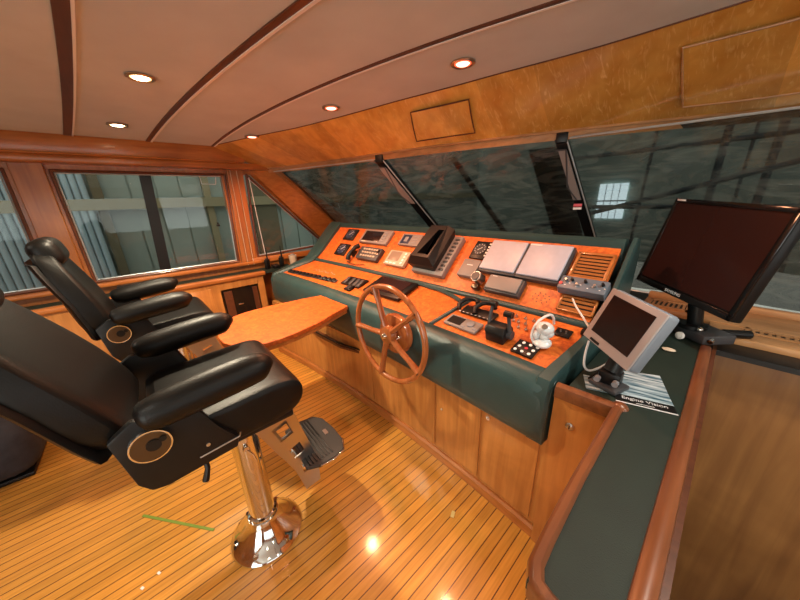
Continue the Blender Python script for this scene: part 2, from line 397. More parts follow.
# port wall with window openings (wall plane x=-3.62)
pw=MB(); X0,X1=-3.58,-3.66
def pb(y0,y1,z0,z1,m=pw): m.span((X0,y0,z0),(X1,y1,z1))
pb(-3,2.6,.86,1.005); pb(-3,1.25,1.905,1.99)
pb(-.60,-.37,1.005,1.91); pb(.78,.975,1.005,1.91); pb(-3,-2.6,1.005,1.91)
pb(-3,2.6,-.06,.86)
struct(pw,'wall_port','port_wood',smooth=False)
# inner frame mouldings of each port window
def ring(m,poly,r,x):
    for a,b in zip(poly,poly[1:]+poly[:1]): m.tube([(x,a[0],a[1]),(x,b[0],b[1])],r,n=8); m.sph((x,a[0],a[1]),r,8)
W1=[(-.365,1.012),(.775,1.012),(.815,1.90),(-.375,1.90)]
W0=[(-2.58,1.012),(-.615,1.012),(-.605,1.90),(-2.58,1.90)]
W2=[(.985,1.035),(1.84,1.075),(1.02,1.905)]
for i,Wp in enumerate((W0,W1,W2)):
    fr=MB(); ring(fr,Wp,.012,-3.583)
    fo=struct(fr,'window_%d'%(i+1),'darkwood')
    g=MB().prism([(y,z) for y,z in Wp],0,.006,M=Matrix(((0,0,1,-3.632),(1,0,0,0),(0,1,0,0),(0,0,0,1))))
    go=tag(g.build('pane','glass',fo,smooth=False),'clear window glass')
    al=MB(); ring(al,[(lerp(y,sum(q[0] for q in Wp)/len(Wp),.025),lerp(z,sum(q[1] for q in Wp)/len(Wp),.03)) for y,z in Wp],.006,-3.612)
    al.build('glazing_strip','aluminium',fo)
# black sliding divider and catch in window 2
w1=bpy.data.objects['window_2']
MB().hexa([(-3.61,.087,1.01),(-3.61,.172,1.01),(-3.645,.172,1.01),(-3.645,.087,1.01),(-3.61,.143,1.91),(-3.61,.225,1.91),(-3.645,.225,1.91),(-3.645,.143,1.91)]).build('divider','black',w1,smooth=False)
MB().box((-3.60,.66,1.41),(.02,.03,.018),bev=.003).cyl((-3.6,.66,1.40),(-3.6,.66,1.44),.007).build('catch','black',w1)
st=MB(); 
for a,b in (((.60,1.885),(.74,1.885)),((.74,1.885),(.725,1.81)),((.725,1.81),(.605,1.815)),((.605,1.815),(.60,1.885))): st.tube([(-3.622,*a),(-3.622,*b)],.003,n=6)
st.build('sticker_outline','white',w1)
# sill mouldings
struct(MB().span((-3.52,-3,.965),(-3.60,1.0,1.0),bev=.01).span((-3.54,.9,.965),(-3.60,1.9,1.03),bev=.01),'trim_10','cherry_y')
# vertical post trims between port windows
pp=MB()
pp.hexa([(-3.55,.80,1.0),(-3.55,.955,1.0),(-3.60,.955,1.0),(-3.60,.80,1.0),(-3.55,.835,1.95),(-3.55,.985,1.95),(-3.60,.985,1.95),(-3.60,.835,1.95)])
struct(pp,'trim_11','port_wood',smooth=False,bev=.006)
pp=MB(); pp.hexa([(-3.55,-.575,1.0),(-3.55,-.40,1.0),(-3.60,-.40,1.0),(-3.60,-.575,1.0),(-3.55,-.57,1.95),(-3.55,-.40,1.95),(-3.60,-.40,1.95),(-3.60,-.57,1.95)])
struct(pp,'trim_12','port_wood',smooth=False,bev=.006)
# raked pillar between side window and windscreen
def slab(q,th): # quad + thickness vector
    th=Vector(th); a=[Vector(p) for p in q]; return MB().hexa([tuple(p) for p in a]+[tuple(p+th) for p in a])
pil=slab([(-3.575,1.05,1.965),(-3.575,1.90,1.05),(-3.42,2.28,1.05),(-3.42,1.36,1.965)],(-.06,.03,.0))
struct(pil,'trim_13','cherry_y',smooth=False)
pil2=MB().tube([(-3.560,1.12,1.945),(-3.560,1.96,1.05)],.008,n=6); struct(pil2,'trim_14','darkwood')
struct(MB().tube([(-3.42,1.35,1.95),(-3.42,2.26,1.05)],.014,n=8),'trim_15','black')
# filler above triangle window wall ahead
fw=MB(); fw.prism([(1.03,1.95),(1.86,1.10),(1.86,.86),(2.7,.86),(2.7,1.0),(1.45,1.99),(1.03,1.99)],0,.03,M=Matrix(((0,0,1,-3.66),(1,0,0,0),(0,1,0,0),(0,0,0,1))))
struct(fw,'wall_bow_port','cherry_y',smooth=False)
# starboard and aft walls (behind the camera)
sw=MB(); sw.span((3.4,-3,-.06),(3.48,2.7,1.0)).span((3.4,-3,1.9),(3.48,2.7,2.3)).span((3.4,-3,1.0),(3.48,-2.4,1.9)).span((3.4,.5,1.0),(3.48,.7,1.9)).span((3.4,1.7,1.0),(3.48,2.7,1.9))
struct(sw,'wall_starboard','cherry_y',smooth=False)
struct(MB().span((-3.66,-3.08,-.06),(.2,-3,2.35)).span((2.6,-3.08,-.06),(3.48,-3,2.35)).span((.2,-3.08,2.0),(2.6,-3,2.35)),'wall_aft','cherry_z',smooth=False)
ad=struct(MB().span((.2,-3.05,0),(.27,-3.02,2.0)).span((2.53,-3.05,0),(2.6,-3.02,2.0)).span((1.37,-3.05,0),(1.43,-3.02,2.0)),'unseen_door_1','darkwood',smooth=False)  # unseen glass door added so fill light reaches the brow
MB().span((.27,-3.04,0),(2.53,-3.034,2.0)).build('pane','glass',ad,smooth=False)
for i,(a,b) in enumerate(((-2.4,.5),(.7,1.7))):
    o=struct(MB().span((3.405,a,1.0),(3.43,b,1.03)).span((3.405,a,1.87),(3.43,b,1.9)),'window_%d'%(8+i),'darkwood')
    MB().span((3.44,a,1.0),(3.446,b,1.9)).build('pane','glass',o,smooth=False)
# windscreen: head trim, panes, mullions
def bf(x): return Vector((x,interp(x,[b[0] for b in BF],[b[1] for b in BF]),interp(x,[b[0] for b in BF],[b[2] for b in BF])))
def Yb(x): return interp(x,[-3.4,-2.15,-.8,.4,2,3.4],[2.5,2.65,2.8,2.87,2.85,2.5])
ht=MB(); S=[]
for i in range(47):
    x=-3.46+i*.15; p=bf(x); S.append([(p.x,p.y+.012,p.z),(p.x,p.y+.03,p.z-.045),(p.x,p.y+.07,p.z-.04),(p.x,p.y+.06,p.z+.02)])
ht.loft(S); struct(ht,'trim_16','ledge')
mull=[(-3.42,-3.42),(-2.07,-1.84),(-.80,-.57),(1.45,1.5),(3.4,3.4)]
def gpt(xt,xb,t,off=0):
    a=bf(xt)+Vector((0,.04,-.035)); b=Vector((xb,Yb(xb),.86)); return a.lerp(b,t)+Vector((0,off,off*.3))
for i in range(4):
    (a,b),(c,d)=mull[i],mull[i+1]
    m=MB().hexa([tuple(gpt(a,b,1)),tuple(gpt(c,d,1)),tuple(gpt(c,d,1,.008)),tuple(gpt(a,b,1,.008)),tuple(gpt(a,b,0)),tuple(gpt(c,d,0)),tuple(gpt(c,d,0,.008)),tuple(gpt(a,b,0,.008))])
    o=struct(m,'window_%d'%(4+i),'glass',smooth=False)
    e=MB().tube([tuple(gpt(a,b,0,-.004)),tuple(gpt(c,d,0,-.004))],.006,n=6).tube([tuple(gpt(a,b,1,-.006)),tuple(gpt(c,d,1,-.006))],.016,n=6)
    e.build('glazing_bead','aluminium',o)
for i,(xt,xb,w) in enumerate(((-2.07,-1.84,.085),(-.80,-.57,.062),(1.45,1.5,.05))):
    m=MB(); A=gpt(xt,xb,0,-.02); B=gpt(xt,xb,1,-.02)
    wx=Vector((w*.95,w*.3,0))
    m.hexa([tuple(B-wx),tuple(B),tuple(B+Vector((0,.05,0))),tuple(B-wx+Vector((0,.05,0))),tuple(A-wx),tuple(A),tuple(A+Vector((0,.05,0))),tuple(A-wx+Vector((0,.05,0)))])
    struct(m,'trim_%d'%(17+i),'black',smooth=False)
    m=MB().tube([tuple(A+Vector((.004,-.004,0))),tuple(B+Vector((.004,-.004,0)))],.005,n=6); struct(m,'trim_%d'%(20+i),'aluminium')
    # clamp block on the head trim
    if i<2:
        p=bf(xt); q=thing('blind_bracket',('black bracket on the head trim above the left windscreen mullion','black bracket on the head trim above the right windscreen mullion')[i],'bracket',loc=tuple(p))
        wpart(MB().box((p.x-.02,p.y+.01,p.z-.035),(.065,.04,.055),rot=(0,0,.35),bev=.004),'block','black',q)
        a=gpt(xt,xb,.05,-.045)-wx*.5; b=gpt(xt,xb,.33,-.045)-wx*.5; c=gpt(xt,xb,.25,-.045)-wx*.9
        wpart(MB().tube([tuple(a+wx*.4),tuple(a-wx*.5),],.005,n=6).tube([tuple(a+wx*.4),tuple(c-wx*.1),tuple(b)],.005,n=6),'arm','dark_grey',q)
        wpart(MB().hexa([tuple(b-wx*.35),tuple(b+wx*.4),tuple(b+wx*.4+Vector((0,.012,0))),tuple(b-wx*.35+Vector((0,.012,0))),tuple(a-wx*.3),tuple(a+wx*.4),tuple(a+wx*.4+Vector((0,.012,0))),tuple(a-wx*.3+Vector((0,.012,0)))]),'plate','dim_grey',q)
        if i==1:
            tt=gpt(xt,xb,.36,-.05)-wx*.5
            wpart(MB().box(tuple(tt),(.05,.01,.018),rot=(0,0,.3)),'red_tab','red',q)
            wpart(MB().box(tuple(tt+Vector((0,0,-.022))),(.05,.01,.014),rot=(0,0,.3)),'white_tab','white',q)
# cover laid outside the glass
cv=MB(); t=bmesh.new(); nx,nz=90,26; G=[]
random.seed(3)
ph=[(random.uniform(1,7),random.uniform(1,9),random.uniform(0,6),random.uniform(.3,1)) for _ in range(14)]
for i in range(nx+1):
    row=[]; u=i/nx; 
    # piecewise through mullion pairs
    X=lerp(-3.5,3.3,u)
    for k in range(nz+1):
        v=.014+k/nz*1.0
        j=0
        while j<3 and X>mull[j+1][0]: j+=1
        (a,b),(c,d)=mull[j],mull[j+1]; w=(X-a)/(c-a); p=gpt(a,b,v).lerp(gpt(c,d,v),w)
        wr=sum(am*math.sin(fx*X*1.3+fz*p.z*1.7+o) for fx,fz,o,am in ph)*.009
        row.append(t.verts.new(p+Vector((0,.085+wr,.03))))
    G.append(row)
for i in range(nx):
    for k in range(nz): t.faces.new((G[i][k],G[i+1][k],G[i+1][k+1],G[i][k+1]))
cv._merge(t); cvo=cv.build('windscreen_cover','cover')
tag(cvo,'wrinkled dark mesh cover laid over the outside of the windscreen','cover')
for xt,xb,w in ((-1.62,-1.28,.025),(-.98,-.86,.10)):  # dark bands added for the shadow lines across the cover
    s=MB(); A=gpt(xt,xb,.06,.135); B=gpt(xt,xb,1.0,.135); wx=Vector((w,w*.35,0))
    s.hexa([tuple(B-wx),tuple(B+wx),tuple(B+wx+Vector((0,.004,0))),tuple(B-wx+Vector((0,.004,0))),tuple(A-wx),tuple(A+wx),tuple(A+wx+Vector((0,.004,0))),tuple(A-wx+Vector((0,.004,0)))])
    tag(wpart(s,'shadow_band','black',cvo,smooth=False),kind=None)
# ------------------------------------------------------------------ hangar outside
hw=MB(); S=[]
hw.span((-6.3,-4,-1.5),(-6.25,9.2,4.5))
y=-4
while y<9:   # pleated sheet
    hw.span((-6.25,y,-1.5),(-6.225,y+.29,4.5)); y+=.315
struct(hw,'wall_hangar_port','pale_sheet',smooth=False)
hb=MB(); y=-1.45
while y<-.35: hb.cyl((-6.1,y,-1.5),(-6.1,y,4.5),.035,n=10); y+=.075
struct(hb,'trim_30','blue_sheet')
struct(MB().span((-6.16,-4,1.60),(-6.06,9,1.75)),'trim_31','tan_beam',smooth=False)
for i,(y0,y1,mt) in enumerate(((-.33,-.22,'olive_post'),(1.02,1.12,'tan_beam'),(1.75,2.2,'olive_post'),(3.0,3.5,'olive_post'),(4.2,4.45,'tan_beam'))):
    struct(MB().span((-6.2,y0,-1.5),(-6.12,y1,4.5)),'trim_%d'%(32+i),mt,smooth=False)
struct(MB().span((-8,-6,-1.6),(8,12,-1.5)),'floor_hangar','hangar_floor',smooth=False)
struct(MB().span((-8,9.6,-1.5),(8,9.65,5)),'wall_hangar_bow','pale_sheet',smooth=False)
lw=tag(MB().span((-2.62,9.5,.95),(-2.0,9.56,1.82)).build('hangar_window','hangar_lit_window',smooth=False),'bright daylit window in the hangar wall beyond the windscreen','window')
wb=MB(); wb.span((-2.65,9.47,1.38),(-1.97,9.5,1.41))
for q in (-2.46,-2.31,-2.16): wb.span((q-.004,9.47,.95),(q+.004,9.5,1.82))
wb.build('glazing_bars','dark_grey',lw,smooth=False)
sc_=thing('scaffold','dark scaffold frame of poles, rails and one slanting brace in the hangar beyond the windscreen','scaffold',loc=(0,6.4,-1.5))
for k,(x,y,lx) in enumerate(((-.35,6.5,.0),(.10,6.3,.05),(-1.3,7.0,.1),(-.1,7.6,0),(.62,6.9,-.05),(1.2,6.6,0))):
    wpart(MB().cyl((x,y,-1.5),(x+lx,y,4.2),.045 if k<2 else .025,n=10),'pole','pole',sc_)
for z in (1.35,2.25,2.9): wpart(MB().cyl((-2.4,6.75,z),(2.6,6.25,z),.035,n=10),'rail','pole',sc_)
wpart(MB().cyl((-3.0,6.3,.9),(2.4,6.1,2.5),.035,n=10),'brace','pole',sc_)
# foredeck under the windscreen outside
struct(MB().prism([(-3.4,2.35),(-3.4,2.6),(0,5.2),(3.4,2.6),(3.4,2.35),(2,2.9),(-.8,2.95),(-2.15,2.75)],.70,.76),'floor_foredeck','white_piping',smooth=False)
# ------------------------------------------------------------------ port cabinet with shelf
cb=thing('port_cabinet','low cherry cabinet with vinyl shelf top running under the port windows','cabinet',loc=(-3.48,-.5,0))
m=MB().span((-3.35,-2.95,.0),(-3.575,.50,.865)).span((-3.35,.865,.0),(-3.575,.93,.865)).span((-3.35,.5,0),(-3.575,.87,.46)).span((-3.35,.5,.785),(-3.575,.87,.865)).span((-3.545,.5,.45),(-3.575,.87,.79))
wpart(m,'body','cherry_z',cb,smooth=False)
wpart(MB().span((-3.325,-2.95,.862),(-3.40,.96,.908),bev=.014,seg=3),'edge_moulding','cherry_y',cb)
wpart(MB().span((-3.39,-2.95,.868),(-3.575,1.3,.9)),'shelf_top','green_vinyl',cb,smooth=False)
for y0,y1 in ((-.35,.02),(.05,.42)):
    d=wpart(MB().span((-3.338,y0,.09),(-3.352,y1,.82),bev=.003),'door','cherry_z',cb)
nd=wpart(MB().span((-3.36,.512,.475),(-3.375,.858,.772)),'niche_door','black_gloss',cb,smooth=False); nd['label']='dark smoked niche front'
wpart(MB().box((-3.352,.66,.60),(.012,.05,.014),bev=.003),'catch','chrome',nd)
for a_,b_ in ((.525,.60),(.80,.85)): wpart(MB().span((-3.351,a_,.485),(-3.358,b_,.76)),'inner_panel','darkwood',nd,smooth=False)
# ------------------------------------------------------------------ helm console
def dY(x): return .01-.02*(x+1)**2
def dYb(x): return -.04*(x+.9)**2
XL,XR=-3.17,-.345
con=thing('helm_console','long burl veneered helm console with dark green padded front and cherry base','console',loc=(-1.7,1.3,0))
XS=[XL+(XR-XL)*i/24 for i in range(25)]
wpart(MB().loft([[(x,1.13+dYb(x),0.0),(x,1.13+dYb(x),.61),(x,1.9,.61),(x,1.9,0)] for x in XS[:-1]+[-.328]]),'base','cherry_z',con,smooth=False)
wpart(MB().loft([[(x,1.105+dYb(x),0.0),(x,1.105+dYb(x),.055),(x,1.118+dYb(x),.065),(x,1.135+dYb(x),.065),(x,1.135+dYb(x),0)] for x in XS[:-1]+[-.328]]),'plinth','cherry_x',con,smooth=False)
pr=[(1.13,.60),(1.10,.588),(1.065,.595),(1.043,.62),(1.034,.67),(1.032,.74),(1.038,.82),(1.052,.868),(1.08,.9),(1.115,.913),(1.15,.908),(1.16,.88),(1.16,.60)]
S=[]
for i,x in enumerate([XL-.03,XL-.015,XL+.03]+XS[1:-1]+[XR-.035,XR-.008,XR+.01]):
    k={0:.35,1:.75}.get(i,1); n=len(XS)+4
    if i==n-1: k=.35
    if i==n-2: k=.75
    S.append([(x,1.16+(y-1.16)*(.75+.25*k)+dY(x),.75+(z-.75)*(.9+.1*k)) for y,z in pr])
wpart(MB().loft(S),'padded_front','green_pad',con)
def DK(x,s,n=0):  # deck surface point
    v=Vector((0,.31,.095)).normalized(); nn=Vector((0,-v.z,v.y)); return Vector((x,1.15+dY(x),.905))+v*s+nn*n
def DS(x,s,n=0):
    v=Vector((0,.32,.31)).normalized(); nn=Vector((0,-v.z,v.y)); return Vector((x,1.50+dY(x),1.03))+v*s+nn*n
def frame(fn,x,s,n=0,rot=0):
    n=n+.0018
    e=.01; u=(fn(x+e,s)-fn(x-e,s)).normalized(); v=(fn(x,s+e)-fn(x,s-e)).normalized(); w=u.cross(v).normalized(); v=w.cross(u)
    m=Matrix((u,v,w)).transposed().to_4x4(); m.translation=fn(x,s,n); return m@Matrix.Rotation(rot,4,'Z')
def surf(fn,x0,x1,s0,s1,th,n=24,taper=None):
    S=[]
    for i in range(n+1):
        x=lerp(x0,x1,i/n); S.append([tuple(fn(x,s0)),tuple(fn(x,s1)),tuple(fn(x,s1,-th)),tuple(fn(x,s0,-th))])
    return MB().loft(S)
wpart(surf(DK,XL+.01,XR-.01,-.012,.335,.02),'control_deck','burl',con)
wpart(surf(DS,XL+.15,XR-.01,-.01,.445,.02),'instrument_panel','burl',con)
# padded strips: between deck and dash, across the top, and dividing the pods
wpart(MB().tube([(x,1.478+dY(x),1.008) for x in XS],.02,n=10),'padded_strip','green_pad',con)
lip=[(1.808,1.335),(1.812,1.362),(1.835,1.376),(1.872,1.372),(1.90,1.345),(1.905,1.25),(1.905,.9),(1.86,.9)]
wpart(MB().loft([[(x,y+dY(x),z) for y,z in lip] for x in XS]),'padded_brow','green_pad',con)
wpart(MB().tube([tuple(DK(-1.06,-.005,.004)),tuple(DK(-1.02,.17,.005)),tuple(DK(-.985,.33,.006))],.012,n=8),'divider_strip','green_pad',con)
wpart(MB().tube([tuple(DK(-1.62,.335,.006)),tuple(DK(-1.42,.325,.010)),tuple(DK(-1.25,.315,.012)),tuple(DK(-1.12,.29,.012)),tuple(DK(-1.0,.25,.01))],.013,n=8),'curved_strip','green_pad',con)
# end pads
for sgn,xi0,xi1,xo in ((1,-.405,-.322,-.298),(-1,-3.13,-2.97,-3.20)):
    pts=[(1.06,.60),(1.04,.70),(1.045,.84),(1.075,.905),(1.15,.928),(1.44,1.018),(1.50,1.052),(1.80,1.355),(1.84,1.385),(1.90,1.37),(1.93,1.30),(1.93,.60)]
    S=[]
    for q in (0,.15,.85,1):
        sec=[]
        cy=sum(p[0] for p in pts)/len(pts); cz=sum(p[1] for p in pts)/len(pts)
        for y,z in pts:
            xi=lerp(xi0,xi1,min(1,max(0,(y-1.1)/.4)))
            k=.015 if q in (0,1) else 0
            xq=lerp(-.338,-.298,min(1,max(0,(y-1.1)/.35))) if sgn==1 else xo
            x=lerp(xi,xq,q); dx=dY(xo)
            dy=k*(1 if y<cy else -1); dz=-k
            if z<=.61 or y>1.9: dz=0; dy=0
            sec.append((x,y+dx+dy*.5,z+dz))
        S.append(sec)
    wpart(MB().loft(S),'end_pad','green_pad',con)
# base doors with locks
for x0,x1 in ((-.975,-.668),(-.648,-.362),(-1.60,-.99),(-2.2,-1.62)):
    yb=lambda x:1.13+dYb(x)
    d=wpart(MB().loft([[(x,yb(x)-.008,.09),(x,yb(x)-.008,.575),(x,yb(x)+.002,.575),(x,yb(x)+.002,.09)] for x in [lerp(x0,x1,i/4) for i in range(5)]]),'door','cherry_z',con,smooth=False)
    if x0==-.648: wpart(MB().cyl((-.62,1.118,.534),(-.62,1.108,.534),.012).cyl((-.62,1.11,.534),(-.62,1.104,.534),.005),'lock','chrome',d)
    if x0==-.975: wpart(MB().cyl((-.93,1.118,.40),(-.93,1.112,.40),.006),'screw_cap','cream',d)
# open pocket tray at left base
pk=wpart(MB().prism([(-2.56,1.02),(-2.3,1.0),(-1.95,1.03),(-1.74,1.10),(-1.74,1.16),(-2.58,1.16)],.455,.475),'pocket_tray','darkwood',con,smooth=False); pk['label']='open curved pocket tray on the cabinet base'
wpart(MB().tube([(-2.56,1.01,.48),(-2.43,.995,.50),(-2.25,.995,.50),(-2.05,1.01,.50),(-1.88,1.05,.50),(-1.75,1.10,.49)],.008,n=8),'tray_rim','black',pk)
# --- burl cover plate & speaker holes on the dash
sp=MB()
for k in range(10):
    a=2*PI*k/10; sp.cyl(tuple(DS(-.612+.045*math.cos(a),.062+.03*math.sin(a),-.002)),tuple(DS(-.612+.045*math.cos(a),.062+.03*math.sin(a),.001)),.004,n=8)
for k in range(5):
    a=2*PI*k/5; sp.cyl(tuple(DS(-.612+.022*math.cos(a),.062+.015*math.sin(a),-.002)),tuple(DS(-.612+.022*math.cos(a),.062+.015*math.sin(a),.001)),.004,n=8)
o=wpart(sp,'speaker_holes','darkwood',con)
def grille(x0,x1,s0,s1,nsl,label,fw=.014):
    M=frame(DS,(x0+x1)/2,(s0+s1)/2); w=x1-x0; h=s1-s0
    t=thing('vent_grille',label,'vent',M=M)
    MB().box((0,h/2-fw/2,.0085),(w,fw,.016),bev=.002).box((0,-h/2+fw/2,.0085),(w,fw,.016),bev=.002).box((w/2-fw/2,0,.0085),(fw,h,.016),bev=.002).box((-w/2+fw/2,0,.0085),(fw,h,.016),bev=.002).build('frame','cherry_x',t)
    MB().box((0,0,.0015),(w-.01,h-.01,.003)).build('backing','black',t,smooth=False)
    for k in range(nsl):
        y=-h/2+fw+(h-2*fw)*(k+.5)/nsl
        MB().box((0,y,.008),(w-2*fw+.004,(h-2*fw)/nsl*.55,.004),rot=(.5,0,0)).build('slat','cherry_x',t,smooth=False)
grille(-.530,-.358,.206,.378,7,'square slatted wooden vent grille at the right end of the instrument panel')
grille(-.515,-.350,.012,.100,3,'low slatted wooden vent grille under the grey switch box on the instrument panel',.009)
# ------------------------------------------------------------------ instruments on the dash
def panelbox(name,label,cat,fn,x,s,w,h,d,mat,bev=.004,rot=0,body='housing',group=None):
    t=thing(name,label,cat,M=frame(fn,x,s,0,rot),group=group)
    MB().box((0,0,d/2),(w,h,d),bev=bev).build(body,mat,t)
    return t
def sub(t,name,mat,c,d,bev=.001): return MB().box(c,d,bev=bev).build(name,mat,t)
for x,s,lb in ((-2.68,.335,'upper small square gauge at the left end of the instrument panel'),(-2.655,.142,'lower small square gauge at the left end of the instrument panel')):
    t=panelbox('gauge',lb,'gauge',DS,x,s,.175,.14,.014,'black',body='bezel')
    MB().cyl((0,0,.012),(0,0,.017),.058,n=28).build('dial','navy',t)
    MB().box((.01,.01,.0185),(.055,.005,.002),rot=(0,0,.8)).build('needle','white',t)
    m=MB()
    for k in range(9):
        a=PI*(-.2+1.4*k/8); m.box((.047*math.cos(a),.047*math.sin(a),.0175),(.012,.003,.001),rot=(0,0,a))
    m.build('tick_marks','white',t)
t=panelbox('chart_display','wide grey display with side keys, upper row left of the hooded radar','display',DS,-2.26,.327,.40,.155,.03,'dim_grey')
sub(t,'screen','screen',(-.04,0,.030),(.26,.115,.003)); 
for k in range(4): MB().box((.13,.045-.03*k,.032),(.05,.018,.006),bev=.002).build('key','grey_plastic',t)
sub(t,'status_label','cream',(-.13,-.064,.0295),(.06,.012,.002))
t=panelbox('vhf_radio','grey radio with rows of keys below the wide display','radio',DS,-2.185,.128,.30,.135,.04,'dark_grey')
for r in range(3):
    for k in range(6): MB().box((-.085+.036*k,.04-.036*r,.041),(.024,.018,.008),bev=.002).build('key','beige_plastic',t)
sub(t,'screen','screen',(.11,.02,.040),(.05,.06,.003))
t=thing('radio_handset','black corded handset hanging left of the grey radio','handset',M=frame(DS,-2.415,.112))
MB().tube([(.02,.085,.03),(.012,.05,.05),(0,0,.055),(-.01,-.05,.05),(-.015,-.085,.028)],[.022,.021,.017,.021,.024],n=12).box((0,0,.020),(.03,.06,.035)).build('grip','black',t)
MB().sph((-.035,.05,.04),.018,12,sc=(1,1,.6)).build('earpiece_cap','cream',t)
cd=[]
for k in range(70):
    a=k*.9; q=k/69; cd.append((-.01+.28*q+.006*math.cos(a),-.105-.02*math.sin(q*3)+.006*math.sin(a),.034+.004*math.cos(a)))
MB().tube(cd,.003,n=5).build('coiled_cord','black',t)
t=panelbox('depth_display','small grey display with dark square screen, left of the radar hood in the upper row','display',DS,-1.81,.334,.23,.12,.022,'dim_grey')
sub(t,'screen','navy',(-.045,0,.022),(.10,.09,.003)); sub(t,'screen_mark','grey_plastic',(-.045,0,.0235),(.04,.05,.002))
for k in range(3): MB().box((.06,.03-.03*k,.022),(.06,.012,.006)).build('key','grey_plastic',t)
t=panelbox('autopilot_display','pale beige control head with screen and round keys, lower row, left of the radar hood','display',DS,-1.815,.130,.24,.145,.035,'beige_plastic',bev=.008)
sub(t,'screen','lcd',(-.03,.015,.034),(.13,.09,.004))
for k in range(4): MB().cyl((.085,.045-.03*k,.033),(.085,.045-.03*k,.04),.011,n=12).build('key','white_piping',t)
for k in range(3): MB().box((-.08+.045*k,-.055,.035),(.03,.012,.006),bev=.002).build('key','white_piping',t)
# radar with hood
t=panelbox('radar_display','large radar set with a black viewing hood over its screen','radar',DS,-1.43,.215,.30,.35,.045,'dim_grey',bev=.006)
for r in range(9): MB().box((.115,.14-.033*r,.046),(.038,.016,.008),bev=.003).build('key','dark_grey',t)
sub(t,'screen','screen',(-.03,.02,.044),(.20,.25,.004))
outer=[(-.145,-.150,.046),(.075,-.150,.046),(.075,.170,.046),(-.145,.170,.046)]
mid=[(-.165,-.15,.10),(.09,-.15,.10),(.085,.19,.10),(-.155,.19,.10)]
top=[(-.125,-.11,.15),(.05,-.11,.15),(.045,.19,.135),(-.115,.19,.135)]
lipr=[(-.075,-.085,.149),(.032,-.085,.149),(.03,.15,.136),(-.018,.15,.136)]
inn=[(-.10,-.12,.05),(.05,-.12,.05),(.05,.13,.05),(-.10,.13,.05)]
m=MB(); t2=bmesh.new()
R_=[[t2.verts.new(p) for p in q] for q in (outer,mid,top,lipr,inn)]
for a,b in zip(R_,R_[1:]):
    for i in range(4): t2.faces.new((a[i],a[(i+1)%4],b[(i+1)%4],b[i]))
m._merge(t2); m.build('viewing_hood','black',t,smooth=False,recalc=False)
# round gauge with keys
t=panelbox('compass_gauge','square black gauge with round dial and white keys, right of the radar','gauge',DS,-1.112,.315,.135,.145,.014,'black',body='bezel')
MB().cyl((-.012,.005,.012),(-.012,.005,.018),.045,n=28).build('dial','dark_grey',t)
m=MB()
for k in range(12): a=2*PI*k/12; m.box((-.012+.036*math.cos(a),.005+.036*math.sin(a),.0185),(.009,.003,.001),rot=(0,0,a))
m.box((-.012,.005,.019),(.04,.003,.001),rot=(0,0,.7)); m.build('tick_marks','white',t)
for k in range(5): MB().box((.052,.05-.024*k,.017),(.018,.012,.006),bev=.002).build('key','white_piping',t)
t=panelbox('instrument_cover','small plain grey covered instrument below the square black gauge','instrument cover',DS,-1.118,.152,.13,.135,.035,'dim_grey',bev=.008)
sub(t,'maker_mark','white',(0,.02,.0345),(.045,.006,.002))
for x,lb in ((-.918,'left of the two large covered displays with pale grey sun covers'),(-.668,'right of the two large covered displays with pale grey sun covers')):
    t=panelbox('covered_display',lb,'display',DS,x,.265,.25,.245,.035,'dark_grey',bev=.006)
    MB().box((-.003,.006,.040),(.236,.226,.014),bev=.006,seg=3).build('sun_cover','cover_grey',t)
    if x>-.8: sub(t,'maker_mark','white',(-.085,.107,.046),(.07,.008,.003))
    else: sub(t,'maker_mark','beige_plastic',(.06,.108,.046),(.05,.005,.003))
t=panelbox('covered_plotter','small grey covered display beneath the two large covered displays','display',DS,-.828,.074,.225,.112,.035,'dark_grey',bev=.006)
MB().box((-.004,.004,.04),(.205,.096,.012),bev=.006,seg=3).build('sun_cover','dim_grey',t); sub(t,'maker_mark','white',(-.07,.042,.046),(.03,.004,.002))
# small round compass on bracket
t=thing('searchlight_dial','small round silver dial on a bracket left of the small covered display','dial',M=frame(DS,-1.0,.055))
MB().box((0,-.03,.0235),(.05,.03,.045),bev=.006).build('bracket','bronze',t)
MB().cyl((0,.03,.02),(-.005,.02,.075),.038,.034,n=24).build('casing','steel',t)
MB().cyl((-.005,.02,.074),(-.0055,.0195,.079),.028,n=24).build('dial','dark_grey',t)
# grey switch box bridging the grille
t=thing('switch_box','grey blue box of toggles and knobs in front of the slatted vent grille','control box',M=frame(DS,-.432,.148))
MB().box((0,0,.035),(.212,.085,.05),rot=(-.15,0,0),bev=.006).box((-.09,-.01,.0105),(.02,.05,.02)).box((.09,-.01,.0105),(.02,.05,.02)).build('housing','box_blue',t)
for k,(x,y) in enumerate(((-.05,.018),(-.02,-.008),(.01,.018),(.055,.0),(.085,.015),(-.075,.01))):
    MB().cyl((x,y,.055),(x,y,.078),.008,.006,n=12).build('knob','steel' if k%2 else 'black',t)
m=MB()
for k in range(12): m.box((-.09+.017*k,-.028+.012*(k%3),.0625),(.006,.004,.003))
m.build('marks','white',t); MB().cyl((-.095,-.01,.055),(-.095,-.01,.067),.009,n=12).build('red_button','red',t)
